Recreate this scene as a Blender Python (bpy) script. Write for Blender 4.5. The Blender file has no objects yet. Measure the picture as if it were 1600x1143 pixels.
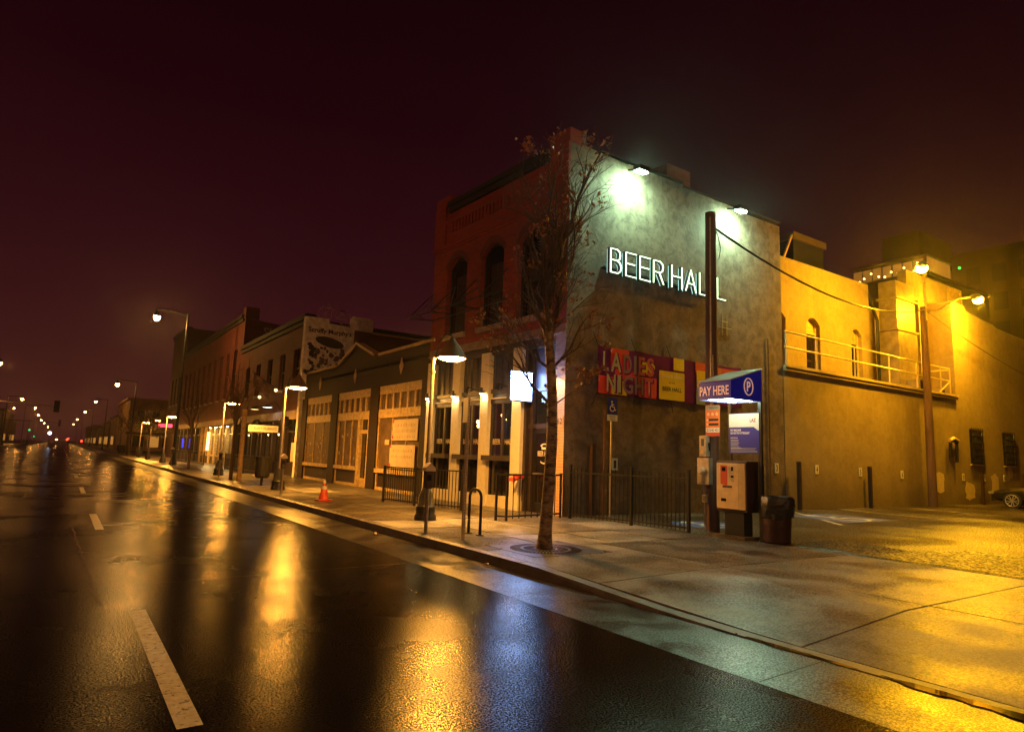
import bpy, bmesh, math, random
from mathutils import Vector, Matrix
random.seed(7)
S = bpy.context.scene
COL = S.collection
R = math.radians

# ------------------------------------------------------------ camera
cam_d = bpy.data.cameras.new('camera'); cam = bpy.data.objects.new('camera', cam_d); COL.objects.link(cam)
def setup_camera():
    f, cx, cy, W = 1022.0, 800.0, 571.5, 1600.0
    roll = R(2.0)
    v1 = Vector((94-cx, -(687.5-cy), -f)).normalized()
    h = Vector((math.cos(roll), -math.sin(roll), 0))
    up = h.cross(v1).normalized()
    if up.y < 0: up = -up
    x = v1.cross(up)
    m = Matrix((x, v1, up))            # camera -> world
    cam.matrix_world = Matrix.Translation((0, 0, 1.6)) @ m.to_4x4()
    cam_d.sensor_width = 36; cam_d.lens = f/W*36
    cam_d.clip_start = .05; cam_d.clip_end = 3000
setup_camera(); S.camera = cam

# ------------------------------------------------------------ world (city-lit night overcast)
w = bpy.data.worlds.new('World'); S.world = w; w.use_nodes = True
nt = w.node_tree; nt.nodes.clear()
def N(nt, t, **k):
    n = nt.nodes.new(t)
    for a, b in k.items(): setattr(n, a, b)
    return n
wo = N(nt, 'ShaderNodeOutputWorld'); bg = N(nt, 'ShaderNodeBackground')
tc = N(nt, 'ShaderNodeTexCoord'); sx = N(nt, 'ShaderNodeSeparateXYZ'); rp = N(nt, 'ShaderNodeValToRGB')
nt.links.new(tc.outputs['Generated'], sx.inputs[0])
no = N(nt, 'ShaderNodeTexNoise'); no.inputs['Scale'].default_value = 2.4; no.inputs['Detail'].default_value = 6
nt.links.new(tc.outputs['Generated'], no.inputs['Vector'])
ma = N(nt, 'ShaderNodeMath', operation='MULTIPLY_ADD'); ma.inputs[1].default_value = .17
nt.links.new(no.outputs[0], ma.inputs[0]); nt.links.new(sx.outputs['Z'], ma.inputs[2])
nt.links.new(ma.outputs[0], rp.inputs[0])
e = rp.color_ramp.elements
e[0].position = 0.05; e[0].color = (.052, .0095, .0098, 1)
e[1].position = 0.74; e[1].color = (.0070, .0005, .0016, 1)
x_ = e.new(.22); x_.color = (.038, .0058, .0074, 1)
x_ = e.new(.36); x_.color = (.025, .0032, .0052, 1)
x_ = e.new(.54); x_.color = (.0135, .0013, .0028, 1)
nt.links.new(rp.outputs[0], bg.inputs[0]); bg.inputs[1].default_value = 1.0
nt.links.new(bg.outputs[0], wo.inputs[0])

S.view_settings.view_transform = 'Standard'; S.view_settings.look = 'None'
S.view_settings.exposure = 0; S.view_settings.gamma = 1; S.view_settings.use_curve_mapping = False
S.render.engine = 'CYCLES'
cy = S.cycles
cy.use_denoising = True
cy.max_bounces = 5; cy.diffuse_bounces = 3; cy.glossy_bounces = 3; cy.transparent_max_bounces = 8; cy.transmission_bounces = 3; cy.volume_bounces = 0
cy.sample_clamp_indirect = 6; cy.caustics_reflective = False; cy.caustics_refractive = False
cy.use_light_tree = True

HAZE = .0005
# ------------------------------------------------------------ materials
MATS = {}
def mat(name, col, rough=.6, var=0, vscale=3., bump=0, bscale=30., metal=0, emit=None, estr=0, spec=.5, col2=None, stretch=(1,1,1), bdist=.01, rvar=0, coat=0, detail=6):
    if name in MATS: return MATS[name]
    m = bpy.data.materials.new(name); m.use_nodes = True; t = m.node_tree; b = t.nodes['Principled BSDF']
    b.inputs['Base Color'].default_value = (*col, 1); b.inputs['Roughness'].default_value = rough
    b.inputs['Metallic'].default_value = metal; b.inputs['Specular IOR Level'].default_value = spec
    if coat: b.inputs['Coat Weight'].default_value = coat; b.inputs['Coat Roughness'].default_value = .08
    if emit: b.inputs['Emission Color'].default_value = (*emit, 1); b.inputs['Emission Strength'].default_value = estr
    if var or bump or rvar or col2:
        g = N(t, 'ShaderNodeNewGeometry'); mp = N(t, 'ShaderNodeMapping'); mp.inputs['Scale'].default_value = stretch
        t.links.new(g.outputs['Position'], mp.inputs[0])
    if var or col2 or rvar:
        n = N(t, 'ShaderNodeTexNoise'); n.inputs['Scale'].default_value = vscale; n.inputs['Detail'].default_value = detail; n.inputs['Roughness'].default_value = .62
        t.links.new(mp.outputs[0], n.inputs['Vector'])
        c = N(t, 'ShaderNodeValToRGB'); t.links.new(n.outputs[0], c.inputs[0])
        a = col2 if col2 else tuple(v*(1-var) for v in col)
        bb = col if col2 else tuple(min(1, v*(1+var)) for v in col)
        c.color_ramp.elements[0].position = .27; c.color_ramp.elements[1].position = .73; c.color_ramp.interpolation = 'EASE'
        c.color_ramp.elements[0].color = (*a, 1); c.color_ramp.elements[1].color = (*bb, 1)
        t.links.new(c.outputs[0], b.inputs['Base Color'])
        if rvar:
            mr = N(t, 'ShaderNodeMapRange'); t.links.new(n.outputs[0], mr.inputs[0])
            mr.inputs['From Min'].default_value = .35; mr.inputs['From Max'].default_value = .65
            mr.inputs['To Min'].default_value = max(.05, rough-rvar); mr.inputs['To Max'].default_value = min(1, rough+rvar)
            t.links.new(mr.outputs[0], b.inputs['Roughness'])
    if bump:
        n2 = N(t, 'ShaderNodeTexNoise'); n2.inputs['Scale'].default_value = bscale; n2.inputs['Detail'].default_value = 5
        t.links.new(mp.outputs[0], n2.inputs['Vector'])
        bp = N(t, 'ShaderNodeBump'); bp.inputs['Strength'].default_value = bump; bp.inputs['Distance'].default_value = bdist
        t.links.new(n2.outputs[0], bp.inputs['Height']); t.links.new(bp.outputs[0], b.inputs['Normal'])
    MATS[name] = m; return m
def glow(name, col, s):
    if name in MATS: return MATS[name]
    m = bpy.data.materials.new(name); m.use_nodes = True; t = m.node_tree; t.nodes.clear()
    o = N(t, 'ShaderNodeOutputMaterial'); e = N(t, 'ShaderNodeEmission'); e.inputs[0].default_value = (*col, 1); e.inputs[1].default_value = s
    t.links.new(e.outputs[0], o.inputs[0]); MATS[name] = m; return m

def wetmat(name, dark, light, grain=70, rough=(.27,.34), grit_s=42, gmin=.04, gmax=1.0, gd=.0006, mid_s=9, md=.0011, ior=1.5, stain=None, stain_s=.55, gloss=1.0):
    # damp ground: matt grains under a thin broken water film
    m = bpy.data.materials.new(name); m.use_nodes = True; t = m.node_tree; t.nodes.clear(); g = N(t, 'ShaderNodeNewGeometry')
    def noise(sc, det=4, rough=.6, dist=0):
        n = N(t, 'ShaderNodeTexNoise'); n.inputs['Scale'].default_value = sc; n.inputs['Detail'].default_value = det; n.inputs['Roughness'].default_value = rough; n.inputs['Distortion'].default_value = dist
        t.links.new(g.outputs['Position'], n.inputs['Vector']); return n
    def rng(n, a, b_, c, d):
        r = N(t, 'ShaderNodeMapRange'); r.interpolation_type = 'SMOOTHSTEP'; t.links.new(n.outputs[0], r.inputs[0])
        for k_, v in zip(('From Min','From Max','To Min','To Max'), (a, b_, c, d)): r.inputs[k_].default_value = v
        return r
    big = noise(stain_s, 6, .6, .3); mid = noise(mid_s, 4); fine = noise(grain, 4, .8); grit = noise(grit_s, 3, .75)
    cr = N(t, 'ShaderNodeValToRGB'); t.links.new(fine.outputs[0], cr.inputs[0])
    cr.color_ramp.elements[0].position = .36; cr.color_ramp.elements[0].color = (*dark, 1); cr.color_ramp.elements[1].position = .68; cr.color_ramp.elements[1].color = (*light, 1)
    col = cr.outputs[0]
    if stain:
        mx = N(t, 'ShaderNodeMix', data_type='RGBA', blend_type='MULTIPLY'); mx.inputs['Factor'].default_value = 1
        t.links.new(col, mx.inputs['A']); t.links.new(rng(big, .36, .64, stain, 1.15).outputs[0], mx.inputs['B']); col = mx.outputs['Result']
    df = N(t, 'ShaderNodeBsdfDiffuse'); t.links.new(col, df.inputs[0])
    gl = N(t, 'ShaderNodeBsdfGlossy'); gl.distribution = 'BECKMANN'; t.links.new(rng(big, .3, .7, rough[0], rough[1]).outputs[0], gl.inputs['Roughness'])
    b1 = N(t, 'ShaderNodeBump'); b1.inputs['Strength'].default_value = 1; b1.inputs['Distance'].default_value = gd; t.links.new(grit.outputs[0], b1.inputs['Height'])
    b2 = N(t, 'ShaderNodeBump'); b2.inputs['Strength'].default_value = 1; b2.inputs['Distance'].default_value = md; t.links.new(mid.outputs[0], b2.inputs['Height']); t.links.new(b1.outputs[0], b2.inputs['Normal'])
    for q in (df, gl): t.links.new(b2.outputs[0], q.inputs['Normal'])
    fr = N(t, 'ShaderNodeFresnel'); fr.inputs[0].default_value = ior; t.links.new(b2.outputs[0], fr.inputs['Normal'])
    m1 = N(t, 'ShaderNodeMath', operation='MULTIPLY'); t.links.new(fr.outputs[0], m1.inputs[0]); t.links.new(rng(grit, .42, .60, gmin, gmax).outputs[0], m1.inputs[1])
    m2 = N(t, 'ShaderNodeMath', operation='MULTIPLY'); t.links.new(m1.outputs[0], m2.inputs[0]); t.links.new(rng(big, .3, .7, gloss, gloss*.55).outputs[0], m2.inputs[1])
    ms = N(t, 'ShaderNodeMixShader'); t.links.new(m2.outputs[0], ms.inputs[0]); t.links.new(df.outputs[0], ms.inputs[1]); t.links.new(gl.outputs[0], ms.inputs[2])
    o = N(t, 'ShaderNodeOutputMaterial'); t.links.new(ms.outputs[0], o.inputs[0]); MATS[name] = m; return m

M_ROAD = wetmat('wet_asphalt', (.0035,.0035,.004), (.022,.021,.020), ior=1.95, gmin=.02, grit_s=72, gd=.00055, md=.0009, grain=95, rough=(.22,.29))
M_LOT = wetmat('lot_asphalt', (.035,.029,.023), (.125,.105,.08), grain=24, rough=(.36,.46), grit_s=30, gmin=.1, gmax=1, gd=.0010, mid_s=3, md=.002, stain=.40, stain_s=.5)
M_CONC = wetmat('sidewalk_concrete', (.18,.17,.155), (.30,.28,.25), grain=55, rough=(.30,.42), grit_s=38, gmin=.25, gmax=1, gd=.0005, mid_s=5, md=.0012, stain=.55, stain_s=1.3, gloss=.9)
M_CONC2 = wetmat('sidewalk_concrete_dark', (.10,.09,.08), (.185,.165,.145), grain=55, rough=(.28,.40), grit_s=38, gmin=.25, gmax=1, gd=.0005, mid_s=5, md=.0012, stain=.48, stain_s=1.7, gloss=1.0)
M_JOINT = mat('joint_dirt', (.03, .028, .025), .7)
M_GUT = wetmat('gutter_concrete', (.035,.031,.026), (.085,.075,.063), grain=60, rough=(.30,.40), grit_s=60, gmin=.35, gmax=.9, gd=.0003, mid_s=6, md=.0008, stain=.40, stain_s=1.8, gloss=.5)
M_KERB = mat('kerb_concrete', (.10, .085, .075), .45, var=.4, vscale=3, bump=.4, bscale=30)
M_PAINT = mat('road_paint', (.56, .53, .45), .40, var=.22, vscale=14, bump=.5, bscale=60, bdist=.003)
def wear(m):
    t = m.node_tree; b = t.nodes['Principled BSDF']; g = N(t, 'ShaderNodeNewGeometry')
    n = N(t, 'ShaderNodeTexNoise'); n.inputs['Scale'].default_value = 16; n.inputs['Detail'].default_value = 9; n.inputs['Roughness'].default_value = .78; t.links.new(g.outputs['Position'], n.inputs['Vector'])
    r = N(t, 'ShaderNodeMapRange'); t.links.new(n.outputs[0], r.inputs[0]); r.inputs['From Min'].default_value = .40; r.inputs['From Max'].default_value = .45
    mx = N(t, 'ShaderNodeMix', data_type='RGBA'); src = b.inputs['Base Color'].links[0].from_socket
    t.links.new(r.outputs[0], mx.inputs['Factor']); mx.inputs['A'].default_value = (.03,.028,.026,1); t.links.new(src, mx.inputs['B']); t.links.new(mx.outputs['Result'], b.inputs['Base Color'])
wear(M_PAINT)
M_YEL = mat('yellow_paint', (.55, .42, .06), .5, var=.3, vscale=12)
M_BLUEP = mat('blue_paint', (.03, .07, .28), .5, var=.35, vscale=12)
M_WHITEP = mat('white_paint', (.6, .6, .58), .5, var=.3, vscale=12)
def barkmat():
    m = bpy.data.materials.new('mottled_bark'); m.use_nodes = True; t = m.node_tree; b = t.nodes['Principled BSDF']
    g = N(t, 'ShaderNodeNewGeometry'); mp = N(t, 'ShaderNodeMapping'); mp.inputs['Scale'].default_value = (.7, .7, 1.5); t.links.new(g.outputs['Position'], mp.inputs[0])
    n = N(t, 'ShaderNodeTexNoise'); n.inputs['Scale'].default_value = 9; n.inputs['Detail'].default_value = 6; n.inputs['Roughness'].default_value = .7; t.links.new(mp.outputs[0], n.inputs['Vector'])
    c = N(t, 'ShaderNodeValToRGB'); t.links.new(n.outputs[0], c.inputs[0])
    for k_, (p, col) in enumerate(((.0,(.03,.02,.018)),(.42,(.04,.026,.02)),(.47,(.15,.10,.075)),(.6,(.27,.20,.145)))):
        e_ = c.color_ramp.elements[k_] if k_ < 2 else c.color_ramp.elements.new(p)
        e_.position = p; e_.color = (*col, 1)
    t.links.new(c.outputs[0], b.inputs['Base Color']); b.inputs['Roughness'].default_value = .6
    bp = N(t, 'ShaderNodeBump'); bp.inputs['Strength'].default_value = .9; bp.inputs['Distance'].default_value = .02; t.links.new(n.outputs[0], bp.inputs['Height']); t.links.new(bp.outputs[0], b.inputs['Normal'])
    return m
def brickmat(name, c1, c2, mortar):
    m = bpy.data.materials.new(name); m.use_nodes = True; t = m.node_tree; b = t.nodes['Principled BSDF']
    g = N(t, 'ShaderNodeNewGeometry'); sp = N(t, 'ShaderNodeSeparateXYZ'); t.links.new(g.outputs['Position'], sp.inputs[0])
    ad = N(t, 'ShaderNodeMath', operation='ADD'); t.links.new(sp.outputs[0], ad.inputs[0]); t.links.new(sp.outputs[1], ad.inputs[1])
    cb = N(t, 'ShaderNodeCombineXYZ'); t.links.new(ad.outputs[0], cb.inputs[0]); t.links.new(sp.outputs[2], cb.inputs[1])
    br = N(t, 'ShaderNodeTexBrick'); t.links.new(cb.outputs[0], br.inputs['Vector'])
    br.inputs['Scale'].default_value = 1; br.inputs['Brick Width'].default_value = .21; br.inputs['Row Height'].default_value = .075; br.inputs['Mortar Size'].default_value = .009; br.inputs['Bias'].default_value = -.1
    br.inputs['Color1'].default_value = (*c1, 1); br.inputs['Color2'].default_value = (*c2, 1); br.inputs['Mortar'].default_value = (*mortar, 1)
    n = N(t, 'ShaderNodeTexNoise'); n.inputs['Scale'].default_value = .9; n.inputs['Detail'].default_value = 8; t.links.new(g.outputs['Position'], n.inputs['Vector'])
    mr = N(t, 'ShaderNodeMapRange'); t.links.new(n.outputs[0], mr.inputs[0]); mr.inputs['To Min'].default_value = .45; mr.inputs['To Max'].default_value = 1.5
    mx = N(t, 'ShaderNodeMix', data_type='RGBA', blend_type='MULTIPLY'); mx.inputs['Factor'].default_value = 1
    t.links.new(br.outputs['Color'], mx.inputs['A']); t.links.new(mr.outputs[0], mx.inputs['B']); t.links.new(mx.outputs['Result'], b.inputs['Base Color'])
    bp = N(t, 'ShaderNodeBump'); bp.inputs['Strength'].default_value = .8; bp.inputs['Distance'].default_value = .01; bp.invert = True
    t.links.new(br.outputs['Fac'], bp.inputs['Height']); t.links.new(bp.outputs[0], b.inputs['Normal']); b.inputs['Roughness'].default_value = .8
    return m
M_BRICK = brickmat('red_brick_wall', (.32,.030,.022), (.22,.020,.016), (.20,.05,.04))
_old = mat('unused_brick', (.20, .034, .022), .75, var=.35, vscale=5, bump=.6, bscale=14, stretch=(1,1,3.5))
M_BRICKD = brickmat('dark_brick_wall', (.15,.024,.018), (.10,.017,.014), (.10,.035,.028))
M_BROWNW = brickmat('brown_painted_brick', (.018,.006,.005), (.012,.0045,.004), (.02,.008,.006))
def stucco(name, c1, c2, sc=1.3, mott=.45, stk=.3):
    m = bpy.data.materials.new(name); m.use_nodes = True; t = m.node_tree; b = t.nodes['Principled BSDF']
    g = N(t, 'ShaderNodeNewGeometry'); mp = N(t, 'ShaderNodeMapping'); mp.inputs['Scale'].default_value = (3.2, 3.2, .16); t.links.new(g.outputs['Position'], mp.inputs[0])
    def noise(scale, det, rough=.6, dist=0, vec=None):
        n = N(t, 'ShaderNodeTexNoise'); n.inputs['Scale'].default_value = scale; n.inputs['Detail'].default_value = det; n.inputs['Roughness'].default_value = rough; n.inputs['Distortion'].default_value = dist
        t.links.new(vec or g.outputs['Position'], n.inputs['Vector']); return n
    def ramp(n, p0, p1, a, b_):
        c = N(t, 'ShaderNodeValToRGB'); t.links.new(n.outputs[0], c.inputs[0]); c.color_ramp.interpolation = 'EASE'
        c.color_ramp.elements[0].position = p0; c.color_ramp.elements[1].position = p1; c.color_ramp.elements[0].color = (*a, 1); c.color_ramp.elements[1].color = (*b_, 1); return c
    def mul(a, b_, f):
        mx = N(t, 'ShaderNodeMix', data_type='RGBA', blend_type='MULTIPLY'); mx.inputs['Factor'].default_value = f; t.links.new(a, mx.inputs['A']); t.links.new(b_, mx.inputs['B']); return mx.outputs['Result']
    big = ramp(noise(sc*.45, 7, .6), .30, .70, c2, c1)
    cloud = ramp(noise(3.2, 9, .72, .5), .36, .62, (.50,.48,.45), (1,1,1))
    streak = ramp(noise(1.0, 5, .6, 0, mp.outputs[0]), .35, .60, (.55,.52,.50), (1,1,1))
    fine = noise(38, 4, .7); scr = noise(11, 6, .7, .3)
    col = mul(mul(big.outputs[0], cloud.outputs[0], mott), streak.outputs[0], stk)
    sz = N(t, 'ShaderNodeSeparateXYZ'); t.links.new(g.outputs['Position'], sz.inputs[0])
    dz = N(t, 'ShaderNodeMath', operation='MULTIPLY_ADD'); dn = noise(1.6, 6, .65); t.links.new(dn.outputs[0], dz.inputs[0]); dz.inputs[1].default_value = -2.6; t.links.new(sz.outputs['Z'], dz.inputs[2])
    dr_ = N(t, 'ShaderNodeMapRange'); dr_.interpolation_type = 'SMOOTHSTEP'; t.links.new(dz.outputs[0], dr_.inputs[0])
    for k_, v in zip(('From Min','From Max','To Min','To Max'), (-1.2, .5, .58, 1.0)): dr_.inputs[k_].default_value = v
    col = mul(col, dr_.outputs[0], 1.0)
    t.links.new(col, b.inputs['Base Color'])
    b1 = N(t, 'ShaderNodeBump'); b1.inputs['Strength'].default_value = .7; b1.inputs['Distance'].default_value = .018; t.links.new(scr.outputs[0], b1.inputs['Height'])
    b2 = N(t, 'ShaderNodeBump'); b2.inputs['Strength'].default_value = .5; b2.inputs['Distance'].default_value = .006; t.links.new(fine.outputs[0], b2.inputs['Height'])
    t.links.new(b1.outputs[0], b2.inputs['Normal']); t.links.new(b2.outputs[0], b.inputs['Normal'])
    b.inputs['Roughness'].default_value = .85; MATS[name] = m; return m
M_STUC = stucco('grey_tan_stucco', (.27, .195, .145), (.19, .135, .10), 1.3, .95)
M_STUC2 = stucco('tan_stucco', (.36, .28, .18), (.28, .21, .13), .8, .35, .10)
M_STONE = mat('painted_stone_band', (.26, .16, .13), .7, var=.3, vscale=4, bump=.5, bscale=16, stretch=(1,1,3))
M_DARKW = mat('dark_painted_wood', (.035, .024, .026), .45, var=.2, vscale=8)
M_NAVY = mat('dark_blue_metal', (.05, .055, .085), .35)
M_PIL = mat('cream_painted_wood', (.74, .68, .56), .5, var=.08, vscale=9)
M_PILW = mat('white_painted_wood', (.72, .68, .62), .45, var=.05, vscale=9)
M_CREAM = mat('worn_cream_wood', (.50, .36, .17), .6, var=.35, vscale=7, bump=.3, bscale=30)
M_BLACK = mat('black_metal', (.012, .011, .012), .35)
M_BLACKM = mat('black_matt', (.008, .007, .007), .8)
M_GALV = mat('galvanised_steel', (.32, .29, .25), .42, metal=.6, var=.2, vscale=12)
M_STEELP = mat('grey_steel_pole', (.28, .24, .22), .4, metal=.5, var=.15, vscale=9)
M_WOODP = mat('weathered_wood_pole', (.11, .055, .038), .8, var=.4, vscale=7, bump=.7, bscale=18, stretch=(1,1,.12))
M_RUST = mat('rusty_pipe', (.14, .05, .025), .7, var=.3, vscale=9)
M_BLUE = mat('parking_blue', (.012, .02, .26), .35)
M_BLUEF = mat('backlit_blue_vinyl', (.006, .012, .30), .35, emit=(.01,.02,1.0), estr=.055)
M_WHITE = mat('white_enamel', (.75, .73, .70), .4)
M_WHITEL = mat('white_lettering', (.80, .74, .70), .5)
M_BACKL = mat('backlit_lettering', (.85, .70, .62), .5, emit=(1,.55,.42), estr=.30)
M_ORANGE = mat('orange_sign', (.75, .16, .03), .45)
M_REDP = mat('red_plastic', (.45, .03, .02), .4)
M_BARREL = mat('maroon_barrel', (.026, .007, .009), .45, var=.2, vscale=8)
M_BAG = mat('black_bag', (.012, .011, .013), .22, bump=.9, bscale=14, bdist=.03)
M_BEIGE = mat('beige_metal', (.52, .40, .24), .45, var=.12, vscale=6)
M_GREYBOX = mat('grey_utility_box', (.34, .28, .20), .5, var=.25, vscale=9, metal=.3)
M_BARK = barkmat()
M_TWIG = mat('dark_twig', (.075, .040, .028), .7, var=.3, vscale=20)
M_LEAF = mat('brown_leaf', (.42, .17, .03), .5, col2=(.12, .035, .018), vscale=9)
M_GRATE = mat('iron_grate', (.09, .08, .09), .3, metal=.7, var=.3, vscale=20)
M_SOIL = mat('tree_pit_soil', (.02, .012, .008), .9)
M_CARP = mat('dark_car_paint', (.012, .011, .013), .18, coat=1)
M_TYRE = mat('tyre_rubber', (.012, .012, .012), .8)
M_ALLOY = mat('alloy_wheel', (.55, .52, .48), .3, metal=.8)
M_HEADL = mat('headlight_glass', (.4, .4, .4), .1, metal=.5)
M_CARG = mat('car_window_glass', (.01, .01, .012), .08)
M_TOWER = mat('distant_tower_wall', (.10, .065, .045), .8, var=.3, vscale=.4)
M_TOWERD = mat('dark_tower_wall', (.035, .014, .012), .8, var=.3, vscale=.3)
M_FAR = mat('far_dark_wall', (.05, .02, .014), .8, var=.3, vscale=.5)
M_FARY = mat('yellow_ochre_wall', (.42, .26, .09), .75, var=.25, vscale=.7, bump=.3, bscale=6)
M_ROOF = mat('dark_roofing', (.02, .014, .014), .8)
M_BOARD = mat('boarded_window_paper', (.115, .070, .040), .7, var=.35, vscale=2.5)
M_PAPER = mat('white_paper_banner', (.60, .50, .38), .6, var=.12, vscale=3)
M_DUCT = mat('sheet_metal_duct', (.38, .30, .18), .38, metal=.45, var=.25, vscale=3)
M_INT = mat('bar_interior_wall', (.22, .17, .10), .8, var=.4, vscale=2)
M_CLAY = mat('white_patch_paint', (.62, .50, .30), .8, var=.12, vscale=8)
M_RED = mat('red_banner', (.72, .012, .04), .5, var=.15, vscale=3)
M_PURP = mat('purple_banner', (.16, .008, .12), .85, var=.35, vscale=1.6, spec=.1)
M_MAG = mat('magenta_lettering', (.50, .02, .17), .5)
M_GREYL = mat('grey_green_lettering', (.40, .44, .42), .5)
M_PLUM = mat('plum_lettering', (.21, .10, .20), .5)
M_YELB = mat('yellow_banner', (.85, .62, .01), .5, var=.1, vscale=3)
M_GRNB = mat('grey_green_banner', (.28, .33, .30), .5)
M_ORNB = mat('orange_banner', (.62, .10, .02), .5)
M_INK = mat('black_ink', (.02, .015, .012), .6)
M_MURW = mat('mural_white_brick', (.80, .72, .66), .75, var=.3, vscale=4, bump=.5, bscale=14)
M_BIKE = mat('bicycle_frame', (.48, .32, .28), .5)
M_ROCK = mat('ledge_stone', (.30, .19, .15), .7, var=.2, vscale=6)
M_LBACK = mat('letter_channel', (.02, .02, .02), .5)
M_GLEAF = mat('leaf_lit', (.16, .13, .03), .6, var=.4, vscale=4)

def glass(name='window_glass'):
    if name in MATS: return MATS[name]
    m = bpy.data.materials.new(name); m.use_nodes = True; t = m.node_tree; t.nodes.clear()
    o = N(t, 'ShaderNodeOutputMaterial'); tr = N(t, 'ShaderNodeBsdfTransparent'); tr.inputs[0].default_value = (.75, .75, .72, 1)
    gl = N(t, 'ShaderNodeBsdfGlossy'); gl.inputs['Roughness'].default_value = .04; lw = N(t, 'ShaderNodeLayerWeight'); lw.inputs[0].default_value = .5; pw = N(t, 'ShaderNodeMath', operation='POWER'); pw.inputs[1].default_value = 4; t.links.new(lw.outputs['Facing'], pw.inputs[0])
    fr = N(t, 'ShaderNodeMath', operation='MULTIPLY_ADD'); fr.inputs[1].default_value = .6; fr.inputs[2].default_value = .03; t.links.new(pw.outputs[0], fr.inputs[0])
    mx = N(t, 'ShaderNodeMixShader'); t.links.new(fr.outputs[0], mx.inputs[0]); t.links.new(tr.outputs[0], mx.inputs[1]); t.links.new(gl.outputs[0], mx.inputs[2])
    t.links.new(mx.outputs[0], o.inputs[0]); MATS[name] = m; return m
M_GLASS = glass()
M_DGLASS = mat('dark_window_pane', (.015, .012, .014), .08, spec=.8)

WARM = (1.0, .41, .05); SODIUM = (1.0, .45, .008); FLOOD = (.50, 1.0, .64); COOL = (.62, .74, 1.0)
L_PED = glow('street_lamp_light', WARM, 850)
L_LOT = glow('lot_lamp_light', SODIUM, 3700)
L_FLOOD = glow('flood_light', FLOOD, 1250)
L_NEON = glow('neon_tube', (.74, 1.0, .62), 3.6)
L_NEONB = glow('neon_back_tube', (.40, .75, .68), 1.8)
L_SIGN = glow('lightbox_sign', (.34, .52, 1.0), 42)
L_SCON = glow('sconce_light', (1.0, .68, .26), 520)
L_PAY = glow('canopy_tube_light', (.80, 1.0, .66), 26)
L_BULB = glow('pendant_bulb', (1, .62, .2), 26)
L_TALL = glow('tall_lamp_light', (1.0, .46, .09), 1000)
L_NEAR = glow('near_tall_lamp_light', (1.0, .36, .06), 520)
L_MID = glow('opposite_lamp_light', (1.0, .42, .12), 850)
L_KERB = glow('near_kerb_lamp_light', (1.0, .45, .13), 1500)
L_FARL = glow('far_lamp_light', (1.0, .40, .07), 380)
L_RED = glow('red_neon', (1.0, .06, .12), 3)
L_BLUE = glow('blue_neon', (.03, .05, 1.0), 3)
L_GREEN = glow('green_signal', (.03, 1.0, .25), 1.5)
L_REDS = glow('red_signal', (1.0, .05, .02), 8)
L_WHITE = glow('white_far_light', (.7, .85, 1.0), 10)
L_DIM = glow('lit_shop_window', (1.0, .42, .07), .45)
L_DIMW = glow('lit_shop_panel', (.75, .60, .35), .30)
L_CROWN = glow('tower_crown_light', (1.0, .40, .05), .26)
L_VIOL = glow('violet_strip', (.22, .16, 1.0), .7)
L_STRG = glow('string_bulb', (1.0, .60, .18), 6)
L_PURE = glow('cool_shop_light', (.45, .75, 1.0), 1.4)

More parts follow.
